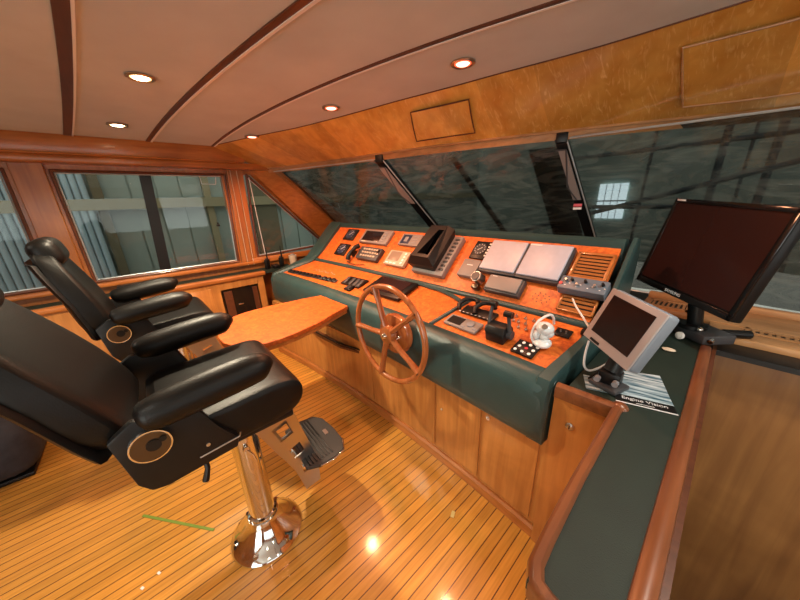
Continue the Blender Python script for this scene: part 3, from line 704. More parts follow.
# ------------------------------------------------------------------ controls on the deck
t=thing('switch_row','row of black rocker switches at the left front of the console','switch panel',M=frame(DK,-2.64,.065,0,.06))
MB().box((0,0,.0065),(.82,.045,.006),bev=.002).build('plate','dark_grey',t)
for k in range(12):
    if k<9: MB().box((-.38+.065*k,0,.014),(.045,.036,.018),rot=(.25,0,0),bev=.003).build('switch','black',t)
    else: MB().lathe([(.026,.008),(.026,.016),(.018,.024)],n=16,M=T((-.38+.068*k,0,0))).build('switch','black',t)
t=thing('engraved_plate','small engraved legend marks on the veneer behind the switch row','legend',M=frame(DK,-2.55,.18,.001,.05))
m=MB()
for k in range(10): m.box((-.16+.035*k,.012*math.sin(k*2),.001),(.02,.006,.0012))
m.build('marks','cream',t)
t=thing('key_switch_panel','black switch plate with two long rockers near the middle of the console','switch panel',M=frame(DK,-2.035,.145,0,.03))
MB().box((0,0,.0075),(.25,.12,.014),bev=.003).build('plate','black',t)
for x in (-.085,-.01,.05,.1): MB().box((x,-.01,.018),(.035,.08,.014),rot=(.2,0,0),bev=.003).build('switch','dark_grey',t)
t=thing('small_switch','tiny black double switch in front of the black switch plate','switch',M=frame(DK,-1.985,.052,0,.03))
MB().box((0,0,.0095),(.075,.055,.018),bev=.003).build('plate','black',t); [MB().box((a_,0,.02),(.018,.03,.01),bev=.002).build('rocker','dark_grey',t) for a_ in (-.015,.015)]
t=thing('folding_tablet','flat black framed screen lying on the console behind the wheel','screen',M=frame(DK,-1.625,.185,0.004,.03))
MB().box((0,0,.0135),(.39,.225,.026),bev=.006).build('body','black',t)
MB().box((0,.01,.0275),(.30,.17,.003)).build('screen','screen_red',t,smooth=False)
sub(t,'label_plate','dark_grey',(.02,.1,.0275),(.10,.012,.002))
# pod items
t=thing('engine_display','grey control plate with small lcd and keys at the front left of the starboard pod','control head',M=frame(DK,-.885,.080,0,-.02))
MB().box((0,0,.0085),(.215,.088,.016),bev=.006).build('plate','dim_grey',t); MB().box((-.045,0,.0170),(.09,.06,.003)).build('screen','black',t)
MB().cyl((.05,.005,.015),(.05,.005,.022),.022,n=16).build('dial','grey_plastic',t)
for a_ in ((.088,-.02),(.02,-.030)): MB().box((*a_,.017),(.02,.012,.004)).build('key','grey_plastic',t)
t=thing('thruster_lever_pair','pair of black lying handles behind the grey control plate','handle',M=frame(DK,-.860,.220,0.001,0))
MB().box((0,-.02,.0075),(.21,.07,.014),bev=.004).build('plate','black',t)
for x in (-.09,.02): MB().tube(smooth([(x-.03,-.045,.02),(x-.045,-.01,.035),(x-.02,.035,.045),(x+.035,.045,.045),(x+.06,.02,.04)],4),.014,n=10).build('handle','black',t)
m=MB()
for k in range(9): m.box((-.11+.027*k,-.05,.0135),(.012,.006,.002))
m.build('legend','white',t)
t=thing('throttle_control','black twin lever engine throttle on the starboard pod','throttle',M=frame(DK,-.665,.085))
MB().prism([(-.05,0),(.055,0),(.05,.045),(.03,.075),(-.02,.078),(-.045,.05)],-.05,.05,M=Matrix(((0,0,1,0),(1,0,0,0),(0,1,0,0),(0,0,0,1))),bev=.006).build('body','black',t)
for x,a in ((-.055,.05),(.058,-.02)):
    h=MB().tube([(x,0,.04),(x,.01+a*.25,.10),(x,.02+a*.7,.15)],[.014,.011,.010],n=10,flat=.8)
    h.build('lever','dark_grey',t)
    MB().tube([(x-.02,.022+a*.7,.152),(x+.02,.022+a*.7,.152)],[.016,.016],n=12).build('grip','black',t)
MB().cyl((-.068,0,.035),(.072,0,.035),.022,n=18).build('pivot','dark_grey',t)
t=thing('indicator_cluster','scatter of small chrome toggles on the veneer right of the throttle','switch panel',M=frame(DK,-.60,.235))
for k in range(9):
    x=-.07+.04*(k%3)+.012*math.sin(k); y=-.045+.04*(k//3)
    MB().cyl((x,y,0),(x,y,.008),.008,n=10).cyl((x,y,.006),(x+.003,y+.004,.02),.003,n=8).build('toggle','steel',t)
t=thing('button_keypad','black keypad with white and red buttons at the front of the starboard pod','keypad',M=frame(DK,-.517,.062,0,-.03))
MB().box((0,0,.0055),(.105,.09,.01),bev=.003).build('plate','black',t)
for k in range(9):
    mt='red' if k==4 else 'white_piping'
    MB().cyl((-.035+.033*(k%3)+.006*(k//3),-.028+.028*(k//3),.008),(-.035+.033*(k%3)+.006*(k//3),-.028+.028*(k//3),.013),.0075,n=12).build('button',mt,t)
t=thing('joystick','joystick control bundled in white plastic wrap on the starboard pod','joystick',M=frame(DK,-.465,.14))
m=MB(); 
for (x,y,z,r,sx,sz) in ((0,-.02,.022,.036,1.1,.55),(0.0,.0,.045,.026,.9,1.0),(-.005,.015,.078,.036,1.15,.8),(.018,.01,.06,.02,1,1),(-.03,-.01,.05,.022,.8,1.2)): m.sph((x,y,z),r,14,sc=(sx,1,sz))
m.build('wrapped_body','plastic_wrap',t)
MB().tube(smooth([(-.035,-.03,.010),(-.05,-.02,.05),(-.045,.03,.09),(-.02,.09,.10),(-.01,.11,.075),(-.012,.12,.03)]),.006,n=8).build('loose_wrap_tail','white',t)
MB().cyl((.004,.0,.1),(.004,-.006,.106),.012,n=12).build('cap','steel',t)
t=thing('toggle_plate','small dark plate with two toggles behind the wrapped joystick','switch panel',M=frame(DK,-.425,.245))
MB().box((0,0,.0045),(.07,.055,.008),bev=.002).build('plate','black',t)
for a_ in (-.012,.012): MB().cyl((a_,0,.006),(a_,.003,.018),.004).build('toggle','steel',t)
t=thing('round_knob','small black knob at the far right edge of the console deck','knob',M=frame(DK,-.345,.285))
MB().lathe([(.02,0),(.02,.012),(.015,.024),(.004,.026)],n=18).build('cap','black',t)
# ------------------------------------------------------------------ steering wheel
wc=Vector((-1.188,.939,.871)); 
t=thing('steering_wheel','varnished wooden steering wheel with five spokes on the console front','steering wheel',loc=tuple(wc),rot=(-.03,0,.05))
Rw=.282
MB().tube([(Rw*math.cos(a),0,Rw*math.sin(a)) for a in [2*PI*i/56 for i in range(56)]],.0165,n=12,closed=True).build('rim','wheelwood',t)
for k in range(5):
    a=math.radians(112+72*k); d=Vector((math.cos(a),0,math.sin(a)))
    MB().tube([tuple(d*.03),tuple(d*.12+Vector((0,-.004,0))),tuple(d*.20),tuple(d*Rw)],[.023,.019,.018,.024],n=10,flat=.8).build('spoke','wheelwood',t)
    MB().cyl(tuple(d*(Rw)+Vector((0,-.014,0))),tuple(d*Rw+Vector((0,-.0185,0))),.007,n=10).build('spoke_plug','bronze',t)
MB().lathe([(.052,.02),(.058,0),(.05,-.02),(.03,-.028)],n=24,M=axis_mat((0,0,0),(0,1,0))).build('hub','wheelwood',t)
MB().lathe([(.02,0),(.019,.010),(.013,.018),(.004,.020)],n=18,M=axis_mat((0,-.026,0),(0,-1,0))).build('hub_cap','chrome',t)
MB().cyl((0,.01,0),(-.012,.088,-.014),.018,n=14).build('shaft','steel',t)
MB().lathe([(.122,-.012),(.126,.006),(.118,.026),(.06,.034)],n=32,M=axis_mat((-.012,.078,-.02),(0,-1,0))).build('mounting_disc','wheelwood',t)
for x,z in ((.05,.07),(.055,.0)): MB().sph((-.012+x,.044,-.02+z),.013,10).cyl((-.012+x,.047,-.02+z),(-.01+x,.018,-.03+z),.006).build('key_lock','chrome',t)
# ------------------------------------------------------------------ fold-out table
t=thing('console_table','long orange burl table leaf reaching from the console toward the far chair','table',loc=(-1.95,.6,.82))
poly=[(-2.226,.252),(-2.30,.27),(-2.395,.325),(-2.46,.41),(-2.49,.50),(-2.50,.70),(-2.475,.95),(-2.44,1.152),(-2.00,1.170),(-1.93,1.0),(-1.853,.841),(-1.80,.64),(-1.785,.53),(-1.79,.44),(-1.82,.36),(-1.89,.285),(-1.999,.243),(-2.10,.238)]
poly=[(x*.888,y*.888) for x,y in poly]
wpart(MB().prism(poly[::-1],.843,.872),'tabletop','table_burl',t,bev=.004)
pl=[(x+(-1.95-x)*.02,y+(.6-y)*.02) for x,y in poly]
wpart(MB().prism(pl[::-1],.818,.8425),'edge_band','cherry_x',t,smooth=False)
wpart(MB().span((-2.08,.70,.79),(-1.88,.98,.8175)).tube([(-1.98,.5,.81),(-1.98,.98,.70)],.014,n=8),'bracket','dark_grey',t)
# ------------------------------------------------------------------ helm chairs
def chair(loc,label,yaw=0,rc=0):
    t=thing('helm_chair',label,'chair',loc=loc,rot=(0,0,yaw),group='helm chairs')
    pb_=MB().lathe([(.168,0),(.170,.008),(.166,.016),(.145,.030),(.115,.062),(.088,.100),(.074,.125),(.070,.138)],n=48).build('pedestal_base','chrome',t)
    for k in range(6):
        a=2*PI*k/6+.4; MB().cyl((.14*math.cos(a),.14*math.sin(a),.022),(.14*math.cos(a),.14*math.sin(a),.042),.011,n=6).build('bolt','chrome',pb_)
    MB().lathe([(.066,.13),(.066,.155),(.057,.16),(.057,.62),(.062,.625),(.062,.70),(.05,.705)],n=32).build('column','chrome',t)
    MB().tube([(.06,-.01,.60),(.075,-.01,.60)],.012).tube([(.07,-.01,.60),(.085,.01,.565),(.088,.015,.53)],.005).build('height_lever','chrome',t)
    MB().box((0,0,.725),(.22,.26,.05),bev=.006).box((0,.0,.757),(.34,.36,.03),bev=.004).build('slide_plate','steel',t)
    # footrest carrier: perforated chrome strap each side
    ys=[(.10,.735),(.135,.64),(.165,.54),(.195,.45),(.22,.36),(.235,.26),(.24,.20)]
    def cpt(q,v):
        def c(u):
            i=max(0,min(int(u),len(ys)-2)); k=u-i; return lerp(ys[i][0],ys[i+1][0],k),lerp(ys[i][1],ys[i+1][1],k)
        y,z=c(q); a=c(max(0,q-.5)); b=c(min(5.99,q+.5)); dy,dz=b[0]-a[0],b[1]-a[1]; L=math.hypot(dy,dz)
        w=.175-.016*q; return y-dz/L*v*w, z+dy/L*v*w
    for x in (.085,-.085):
        m=MB()
        for vs in ((-.5,-.22),(.22,.5)):
            m.loft([[(x+e,*cpt(q*.25,v)) for e,v in ((-.004,vs[0]),(-.004,vs[1]),(.004,vs[1]),(.004,vs[0]))] for q in range(25)])
        for q0,q1 in ((0,.9),(1.75,2.5),(3.2,3.9),(4.5,6)):
            m.loft([[(x+e*.9,*cpt(lerp(q0,q1,u/3),v)) for e,v in ((-.004,-.3),(-.004,.3),(.004,.3),(.004,-.3))] for u in range(4)])
        m.build('footrest_carrier','steel',t)
    MB().tube([(-.085,.215,.33),(.085,.215,.33)],.010).build('cross_bar','chrome',t)
    m=MB(); P=[(-.165,.215),(.15,.20),(.175,.25),(.185,.33),(.17,.395),(.10,.425),(0,.43),(-.11,.42),(-.165,.385),(-.18,.31)]
    m.prism(P,.375,.392); fr=m.build('footrest','rubber',t,smooth=False,bev=.004); fr.rotation_euler=(0,0,0)
    m=MB()
    for k in range(8): m.box((-.0,.222+.017*k,.3945),(.30,.007,.006),bev=.001)
    m.build('grip_ribs','black',fr)
    MB().box((.0,.38,.3935),(.04,.02,.003)).build('badge','steel',fr)
    MB().tube([(.178,.26,.382),(.187,.33,.382),(.172,.392,.382),(.10,.428,.382)],.006).build('edge_trim','chrome',fr)
    # seat
    S=[]
    prof=[(-.26,.855),(-.27,.90),(-.255,.945),(-.10,.952),(.05,.960),(.13,.966),(.185,.955),(.213,.925),(.217,.885),(.205,.845),(.175,.815),(.12,.80),(-.1,.795),(-.22,.80),(-.25,.82)]
    cy=0;cz=.88
    for x,k in ((-.252,.80),(-.246,.93),(-.225,1.0),(-.15,1.0),(0,.985),(.15,1.0),(.225,1.0),(.246,.93),(.252,.80)):
        S.append([(x,cy+(y-cy)*(.9+.1*k),cz+(z-cz)*k) for y,z in prof])
    MB().loft(S).build('seat_cushion','leather',t,subd=1)
    MB().box((0,-.03,.785),(.44,.40,.035),bev=.01).build('seat_base','black',t)
    # back
    S=[]
    bp=[(-.285-rc*(z-.86)+dy,z,w,th) for dy,z,w,th in ((-.015,.935,.235,.13),(-.025,1.0,.25,.145),(-.055,1.14,.245,.135),(-.10,1.27,.225,.11),(-.13,1.36,.19,.085),(-.15,1.42,.15,.06))]
    for y,z,w,th in bp:
        sec=[]
        for q in range(20):
            a=2*PI*q/20; cx=math.cos(a); sy=math.sin(a)
            ex=math.copysign(abs(cx)**.45,cx); ey=math.copysign(abs(sy)**.6,sy)
            sec.append((w*ex, y-th/2*.3+ey*th/2+ (.03*abs(ex)**2 if sy>0 else 0), z-ey*th*.16))
        S.append(sec)
    MB().loft(S).build('backrest','leather',t,subd=1)
    S=[]
    for y,z,w,th in [(a-.05,b,c+.010,.06) for a,b,c,d in bp[:5]]:
        sec=[]
        for q in range(16):
            a=2*PI*q/16; cx=math.cos(a); sy=math.sin(a)
            sec.append((w*math.copysign(abs(cx)**.5,cx), y+th/2*sy, z-sy*th*.16))
        S.append(sec)
    MB().loft(S).build('back_shell','black',t)
    MB().box((0,-.415-rc*.53,1.40),(.29,.12,.15),rot=(.28+rc*.7,0,0),bev=.055,seg=5).build('headrest','leather',t,subd=1)
    for s in (-1,1):
        x=s*.275
        a=MB().tube(smooth([(x,-.265,1.045),(x,-.250,1.047),(x,-.20,1.050),(x,-.08,1.062),(x,.02,1.070),(x,.07,1.070),(x,.094,1.066),(x,.104,1.060)],3),[lerp(r0,r1,k/3) for r0,r1 in zip([.022,.042,.053,.056,.055,.049,.034],[.042,.053,.056,.055,.049,.034,.014]) for k in range(3)]+[.014],n=20,flat=1.0).build('armrest','leather',t)
        MB().prism([(-.315,.83),(-.29,.79),(-.25,.78),(-.05,.795),(-.04,.84),(-.10,.91),(-.13,1.02),(-.28,1.04),(-.34,1.0)],x-s*.018-.014,x-s*.018+.014,M=Matrix(((0,0,1,0),(1,0,0,0),(0,1,0,0),(0,0,0,1))),bev=.008).build('side_cover','black',t)
        b=MB().lathe([(.050,-.004),(.052,.006),(.050,.014),(.045,.014)],n=32,M=axis_mat((x+s*.003,-.255,.955),(s,0,0))).build('hub_ring','chrome',t)
        MB().cyl((x+s*.010,-.255,.955),(x+s*.018,-.255,.955),.046,n=28).build('hub_face','bronze',b)
        MB().cyl((x+s*.016,-.248,.958),(x+s*.022,-.248,.958),.018,n=18).cyl((x+s*.016,-.225,.968),(x+s*.022,-.225,.968),.009,n=12).build('hub_socket','black',b)
    MB().tube([(.27,-.16,.825),(.272,-.04,.835),(.272,-.035,.85)],.003).cyl((.268,-.13,.86),(.274,-.13,.86),.006).build('side_trim','steel',t)
    MB().tube([(.25,-.15,.80),(.265,-.15,.77),(.265,-.165,.725)],[.008,.008,.011],n=8).build('recline_lever','black',t)
    return t
chair((-1.265,.14,0),'black leather helm chair nearest the camera, on a chrome pedestal',rc=.22)
chair((-2.41,.045,0),'black leather helm chair farther away, beside the port windows',yaw=.03)
# settee corner at far left
t=thing('settee','dark blue grey upholstered seat corner on the floor at the left edge, behind the chairs','settee',loc=(-2.95,-1.3,0))
wpart(MB().box((-2.93,-1.33,.205),(.66,1.06,.37),bev=.13,seg=5),'cushion','settee',t)
wpart(MB().box((-2.93,-1.33,.015),(.56,.95,.03),bev=.01),'base','black',t)
# ------------------------------------------------------------------ counter to starboard of the console
t=thing('side_counter','low divider counter with dark green vinyl top and varnished wooden rails','counter',loc=(-.05,1.0,0))
wpart(MB().prism([(-.115,.40),(.03,.40),(.03,2.066),(-.288,2.066),(-.288,1.10),(-.115,1.10)],.875,.90),'vinyl_top','green_vinyl',t,smooth=False)
wpart(MB().span((-.115,.42,0),(.03,1.1,.875)),'body','cherry_z',t,smooth=False)
wpart(MB().span((-.288,1.10,0),(.03,2.066,.875)),'locker_body','stair',t,smooth=False)
cp=wpart(MB().span((-.326,1.085,.0),(-.11,1.112,.87)).span((-.326,1.10,0),(-.29,1.128,.58)),'end_panel','cherry_z',t,smooth=False)
wpart(MB().lathe([(.016,0),(.016,.004),(.012,.007),(.005,.008)],n=20,M=axis_mat((-.255,1.086,.738),(0,-1,0))),'key_lock','steel',cp)
wpart(MB().box((-.255,1.077,.738),(.004,.003,.012)),'keyhole','black',cp)
def rail(pts,w,z,name='rail'):
    m=MB(); S=[]; P=[Vector((*p,0)) for p in pts]
    for i,p in enumerate(P):
        d=(P[min(i+1,len(P)-1)]-P[max(i-1,0)]).normalized(); n=Vector((-d.y,d.x,0))
        S.append([(p.x+n.x*a*w,p.y+n.y*a*w,z+b) for a,b in ((-.5,-.035),(-.5,0),(-.42,.012),(-.2,.018),(.2,.018),(.42,.012),(.5,0),(.5,-.035))])
    return wpart(m.loft(S),name,'rail',t)
rail([(-.322,1.078),(-.25,1.083),(-.18,1.088),(-.111,1.092)],.042,.892)
wpart(MB().cyl((-.124,1.100,.857),(-.124,1.100,.893),.027,n=24).sph((-.124,1.100,.893),.027,20,sc=(1,1,.85)),'corner_post','rail',t)
rail([(-.1275,1.112),(-.126,1.0),(-.124,.7),(-.118,.5),(-.114,.44),(-.100,.410),(-.075,.40),(-.03,.395),(.045,.39)],.033,.892)
rail([(.040,.385),(.040,1.2),(.038,1.85)],.042,.895)
# companionway forward panel and ledge under the windscreen
struct(MB().span((.06,2.10,-1.2),(1.9,2.14,.875)),'wall_companionway','stair',smooth=False)
struct(MB().span((.062,.36,-1.2),(.075,2.10,.872)).span((1.85,.36,-1.2),(1.9,2.10,.0)),'wall_stairwell','darkwood',smooth=False)
struct(MB().span((.06,.36,-1.25),(1.9,2.14,-1.2)),'floor_stairwell','darkwood',smooth=False)
struct(MB().span((1.9,.36,-.06),(3.4,2.14,0)),'floor_starboard','floor',smooth=False)
struct(MB().span((.04,2.09,.846),(3.4,2.20,.90),bev=.008),'trim_40','ledge')
struct(MB().span((.06,2.092,.838),(1.9,2.10,.8455)),'trim_41','darkwood')
lg=MB().prism([(-3.4,1.95),(3.4,1.95),(3.4,2.5),(2,2.85),(.4,2.87),(-.8,2.8),(-2.15,2.65),(-3.4,2.5)],.84,.866)
struct(lg,'trim_42','black',smooth=False)
struct(MB().span((-.30,2.33,.864),(3.3,2.62,.893),bev=.006).span((-.30,2.62,.86),(3.2,2.66,.93),bev=.01).span((.03,2.2,.86),(3.3,2.34,.885)),'trim_43','ledge')
for (x0,x1,y0,y1,lb) in ((-.27,-.07,2.385,2.54,'wooden demister vent on the ledge behind the small screen, left of the monitor stand'),(.16,.95,2.22,2.31,'long wooden demister vent on the ledge at the right edge')):
    t=thing('demister_vent',lb,'vent',loc=((x0+x1)/2,(y0+y1)/2,.893))
    zt=.905 if x0<0 else .897
    wpart(MB().span((x0,y0,.88),(x1,y0+.02,zt)).span((x0,y1-.02,.88),(x1,y1,zt)).span((x0,y0,.88),(x0+.015,y1,zt)).span((x1-.015,y0,.88),(x1,y1,zt)),'frame','ledge',t,smooth=False)
    wpart(MB().span((x0+.01,y0+.01,.88),(x1-.01,y1-.01,zt-.008)),'backing','black',t,smooth=False)
    n=int((x1-x0)/.028)
    for k in range(n): 
        xx=x0+.015+(x1-x0-.03)*(k+.5)/n; wpart(MB().span((xx-.006,y0+.02,.88),(xx+.006,y1-.02,zt-.001)),'bar','ledge',t,smooth=False)
# ------------------------------------------------------------------ monitors
w_,h_=.545,.45
mp=Vector((-.0735,1.915,1.325))
t=thing('computer_monitor','large black flat computer monitor on the counter end, in front of the windscreen','monitor',loc=tuple(mp),rot=(0,0,0))
t.rotation_euler=Euler((-.19,.06,-.79),'XYZ')
MB().box((0,.02,0),(w_,.045,h_),bev=.008).build('housing','black',t)
MB().box((0,.05,-.0),(w_*.6,.05,h_*.6),bev=.02).build('rear_bulge','black',t)
MB().box((0,-.0045,.008),(w_-.045,.004,h_-.06)).build('screen','screen_red',t,smooth=False)
bz=.02
MB().box((0,-.006,h_/2-.011),(w_-.004,.008,.020),bev=.002).box((0,-.006,-h_/2+.016),(w_-.004,.008,.030),bev=.002).box((-w_/2+.011,-.006,0),(.020,.008,h_-.004),bev=.002).box((w_/2-.011,-.006,0),(.020,.008,h_-.004),bev=.002).build('bezel','black_gloss',t)
text('SAMSUNG',.020,T((-.02,-.0105,-h_/2+.016),(PI/2,0,0)),'maker_lettering','white',t)
sub(t,'corner_sticker','white',(-w_/2+.04,-.0105,h_/2-.009),(.05,.001,.008))
# stand in world coordinates
wpart(MB().box((.00,1.985,.9265),(.20,.15,.045),rot=(0,0,-.75),bev=.006),'stand_base','dark_grey',t)
wpart(MB().cyl((-.02,1.99,.94),(-.055,1.965,1.17),.03,n=16),'stand_neck','black',t)
wpart(MB().cyl((-.03,1.975,.945),(-.03,1.975,.965),.055,n=24),'stand_disc','black',t)
wpart(MB().lathe([(.018,0),(.018,.012),(.01,.016)],n=16,M=axis_mat((-.055,1.875,.925),(-.6,-.8,.1))),'stand_knob','white_piping',t)
wpart(MB().sph((.0,1.92,.96),.014,10).cyl((.05,1.895,.93),(.045,1.87,.925),.01),'clamp_screws','chrome',t)
tag(MB().cyl((.085,2.06,.92),(.17,2.12,.92),.02,n=14).sph((.085,2.06,.92),.02).build('handheld_torch','black'),'short black torch lying on the ledge right of the monitor base','torch')
tag(MB().sph((-.075,1.70,.908),.016,12,sc=(1.6,1,.5)).build('oval_cap','cream'),'small pale oval cap lying on the green vinyl by the monitor stand','cap')
# small display
w2,h2=.262,.218
sp_=Vector((-.190,1.205,1.148))
t=thing('small_touchscreen','small silver framed touchscreen tilted on a black stand on the green vinyl counter','screen',loc=tuple(sp_))
t.rotation_euler=Euler((-.365,.035,-.765),'XYZ')
MB().box((0,.022,0),(w2,.044,h2),bev=.014,seg=3).build('housing','blue_grey',t)
MB().box((0,-.002,0),(w2-.004,.008,h2-.004),bev=.003).build('bezel','silver_bezel',t)
MB().box((.0,-.0065,.008),(w2-.060,.003,h2-.062)).build('screen','screen',t,smooth=False)
MB().box((-.055,-.0075,-h2/2+.012),(.05,.004,.009)).build('button_strip','black',t)
wpart(MB().tube([(-.165,1.235,1.09),(-.175,1.23,1.02),(-.185,1.21,.965)],[.03,.028,.03],n=12).box((-.185,1.205,.945),(.07,.06,.05),bev=.008),'stand_arm','black',t)
wpart(MB().box((-.185,1.20,.912),(.10,.09,.018),rot=(0,0,-.3),bev=.006),'stand_foot','dark_grey',t)
for a_ in ((-.215,1.165),(-.16,1.17)): wpart(MB().cyl((a_[0],a_[1],.945),(a_[0],a_[1]-.02,.945),.010),'stand_knob','grey_plastic',t)
# cables
tag(MB().tube([(-.445,1.50,1.12),(-.40,1.42,1.11),(-.345,1.345,1.095),(-.30,1.29,1.075)],.0045,n=6).build('white_cable','white'),'white cable stretched from the switch box down to the small touchscreen','cable')
tag(MB().tube(smooth([(-.292,1.275,1.03),(-.291,1.255,.975),(-.282,1.24,.93),(-.26,1.25,.915),(-.22,1.275,.95),(-.205,1.285,.985)]),.0045,n=6).build('white_cable','white'),'short white cable looped below the small touchscreen','cable')
tag(MB().tube(smooth([(-.25,1.20,.906),(-.235,1.26,.92),(-.25,1.30,.91),(-.215,1.33,.925),(-.19,1.29,.92)]),.005,n=6).build('black_cable','black'),'tangled black cable lying behind the foot of the small touchscreen','cable')
# leaflets: corners on counter
def leaf(c,z,mat,name,parent,base=True):
    return wpart(MB().hexa([(x,y,z) for x,y in c]+[(x,y,z+.0012) for x,y in c]),name,mat,parent,smooth=False)
t=thing('leaflet','glossy blue and white printed leaflet with a black title band under the small touchscreen stand','leaflet',loc=(-.105,1.272,.9025),rot=(0,0,.335))
MB().hexa([(-.083,-.125,0),(.083,-.125,0),(.086,.125,0),(-.078,.10,0),(-.083,-.125,.001),(.083,-.125,.001),(.086,.125,.001),(-.078,.10,.001)]).build('page','leaflet',t,smooth=False)
MB().box((0,-.102,.0014),(.166,.046,.0008)).build('title_band','black',t,smooth=False)
MB().box((0,-.127,.001),(.168,.004,.002)).build('white_edge','white',t,smooth=False)
text('Engine Vision',.024,T((0,-.096,.0019)),'title_lettering','white',t,depth=.0002)
sub(t,'subtitle','white',(.0,-.116,.0021),(.05,.0025,.0004),bev=0)
t=thing('leaflet','pale printed sheet half hidden beneath the blue leaflet, on its left','leaflet',loc=(-.222,1.19,.9012),rot=(0,0,.40))
MB().box((0,0,0),(.075,.10,.001)).build('page','leaflet',t,smooth=False)
# ------------------------------------------------------------------ port shelf items
for x,y,lb in ((-3.455,1.03,'left of the two handheld radios standing on the port shelf'),(-3.475,1.20,'right of the two handheld radios on the port shelf, next to the beige cup')):
    t=thing('handheld_radio',lb,'radio',loc=(x,y,.90),rot=(0,0,-.9))
    MB().box((0,0,.055),(.06,.036,.11),bev=.008).build('body','black',t)
    MB().tube([(-.018,0,.10),(-.018,0,.16),(-.018,0,.24)],[.010,.007,.004],n=8).build('antenna','black',t)
    MB().cyl((.015,0,.108),(.015,0,.125),.008,n=10).build('knob','dark_grey',t)
    MB().box((.0,-.0185,.07),(.035,.002,.022)).build('screen','grey_plastic',t)
t=thing('charging_cradle','low black charging cradle between the two handheld radios','charger',loc=(-3.44,1.115,.90),rot=(0,0,.1))
MB().box((0,0,.02),(.09,.07,.04),bev=.008).build('body','black',t)
t=thing('paper_cup','beige cup with a dark lid on the port shelf, right of the handheld radios','cup',loc=(-3.46,1.335,.90))
MB().lathe([(.036,0),(.040,.02),(.046,.115),(.044,.115)],n=24).build('body','cream',t)
MB().lathe([(.030,.112),(.030,.122),(.018,.132)],n=18).build('lid','dim_grey',t)
t=thing('binocular_case','black padded case on the port shelf, behind the far chair','case',loc=(-3.465,-.06,.90))
MB().box((0,0,.0365),(.10,.36,.07),bev=.014).build('body','black',t)
# blind cords
for i,(y0,lb) in enumerate(((.86,'left of the two thin pale cords hanging on the post between the port windows'),(.92,'right of the two thin pale cords hanging on the post between the port windows'))):
    tag(MB().tube([(-3.535,y0,1.94),(-3.53,y0-.005,1.5),(-3.528,y0-.01,.99)],.003,n=6).cyl((-3.528,y0-.01,.99),(-3.528,y0-.01,.965),.008,n=8).build('hanging_cord','cream'),lb,'cord')
tag(MB().tube([(-3.57,1.04,1.88),(-3.565,1.05,1.4),(-3.56,1.06,1.06)],.004,n=6).build('window_cord','white'),'pale cord hanging inside the triangular port window','cord')
# floor bits
t=tag(MB().hexa([(-1.815,-.352,.001),(-1.455,-.075,.001),(-1.463,-.065,.001),(-1.823,-.342,.001),(-1.815,-.352,.003),(-1.455,-.075,.003),(-1.463,-.065,.003),(-1.823,-.342,.003)]).build('green_tape','yellow_green',smooth=False),'narrow strip of green tape lying on the floor left of the near chair base','tape')
tag(MB().box((-.66,.90,.003),(.018,.035,.002),rot=(0,0,.4)).build('dry_leaf','leaf'),'tiny yellow dry leaf on the floor in front of the console doors','leaf')
for x,y in ((-1.03,-.15),(-1.42,-.30),(-1.40,-.36)):
    tag(MB().box((x,y,.002),(.010,.016,.002),rot=(0,0,x*3)).build('paper_scrap','white'),'tiny pale paper scrap on the floor beside the near chair','scrap',group='paper scraps on the floor')
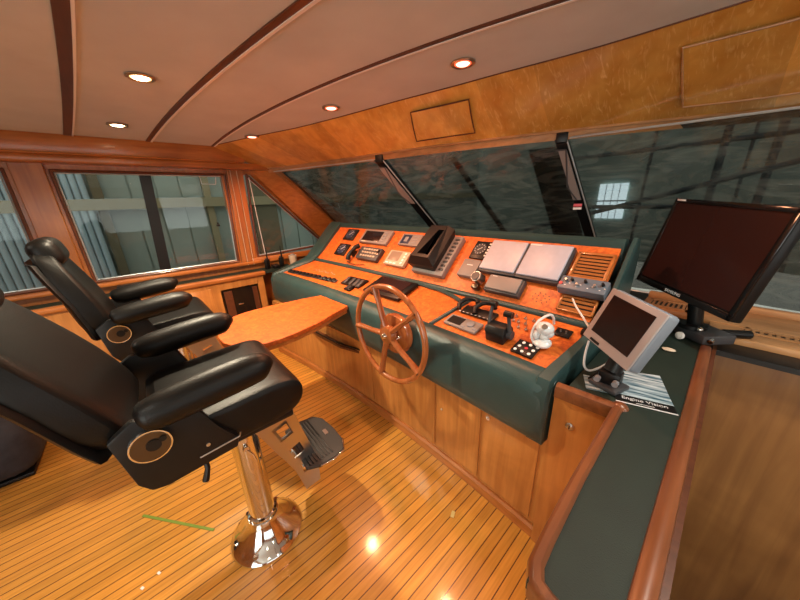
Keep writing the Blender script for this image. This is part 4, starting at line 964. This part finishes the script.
# ------------------------------------------------------------------ lights
def downlight(x,y,label,mat,col,pw,blend=.6,ang=2.5):
    z=zc(x)
    t=thing('ceiling_light',label,'light',loc=(x,y,z-.003),group='recessed ceiling lights')
    MB().lathe([(.058,0),(.060,-.005),(.052,-.010),(.042,-.006),(.042,.0)],n=28).build('trim_ring','lamp_ring',t)
    MB().lathe([(.034,-.004),(.028,-.009),(.01,-.012)],n=24).build('lens',mat,t)
    MB().lathe([(.041,-.001),(.040,-.005),(.034,-.006),(.034,-.001)],n=24).build('halo_ring','glow_red' if mat=='lamp_red' else 'glow_warm',t)  # emissive ring stands in for the halo around the lens
    l=bpy.data.lights.new('spot','SPOT'); l.energy=pw; l.color=col; l.spot_size=ang; l.spot_blend=blend; l.shadow_soft_size=.045
    o=bpy.data.objects.new('bulb',l); COL.objects.link(o); o.parent=t; o.location=(0,0,-.03)
WARM=(1,.84,.60); RED=(1,.40,.20)
downlight(-2.053,.195,'warm white recessed ceiling light nearest the camera, over the gap between the chairs','lamp_warm',WARM,125)
downlight(-2.981,.083,'warm white recessed ceiling light above the far chair by the port windows','lamp_warm',WARM,26)
downlight(-2.927,.94,'reddish recessed ceiling light in the far front corner, smallest in view','lamp_red',RED,36)
downlight(-1.978,1.176,'reddish recessed ceiling light in the front row, middle of three','lamp_red',RED,42)
downlight(-1.067,1.397,'reddish recessed ceiling light nearest the right, in the front row','lamp_red',RED,34)
NEU=(1,.93,.80)
for x,y,c,p in ((.35,1.2,NEU,40),(1.5,1.0,NEU,45),(.7,.0,NEU,14),(-.5,-1.1,NEU,20),(1.8,-1.2,NEU,26),(-2.1,-1.5,NEU,20),(2.6,.2,NEU,28)):  # extra downlights added out of view as fill
    downlight(x,y,'unseen recessed ceiling light added for fill','lamp_warm',c,p)
def daylight(loc,size,size_y,tgt,e,col):  # fill panels added outside the starboard windows and aft door
    l=bpy.data.lights.new('daylight','AREA'); l.shape='RECTANGLE'; l.size=size; l.size_y=size_y; l.energy=e; l.color=col
    o=bpy.data.objects.new('window_daylight',l); COL.objects.link(o); o.location=loc
    o.rotation_euler=(Vector(tgt)-Vector(loc)).to_track_quat('-Z','Y').to_euler()
daylight((3.75,-.9,1.45),3.0,1.2,(0,-.2,1.6),20,(.95,.97,1.0))
daylight((3.75,1.2,1.45),1.1,1.0,(0,1.4,1.6),10,(.95,.97,1.0))
daylight((1.4,-3.3,1.1),2.3,1.8,(0.6,2,1.7),70,(1,.97,.93))
W=bpy.data.worlds.new('world'); SC.world=W; W.use_nodes=True
W.node_tree.nodes['Background'].inputs[0].default_value=(.93,.95,.88,1); W.node_tree.nodes['Background'].inputs[1].default_value=.62
SC.view_settings.view_transform='Standard'; SC.view_settings.look='None'; SC.view_settings.gamma=1; SC.view_settings.use_curve_mapping=False
SC.view_settings.exposure=0.30
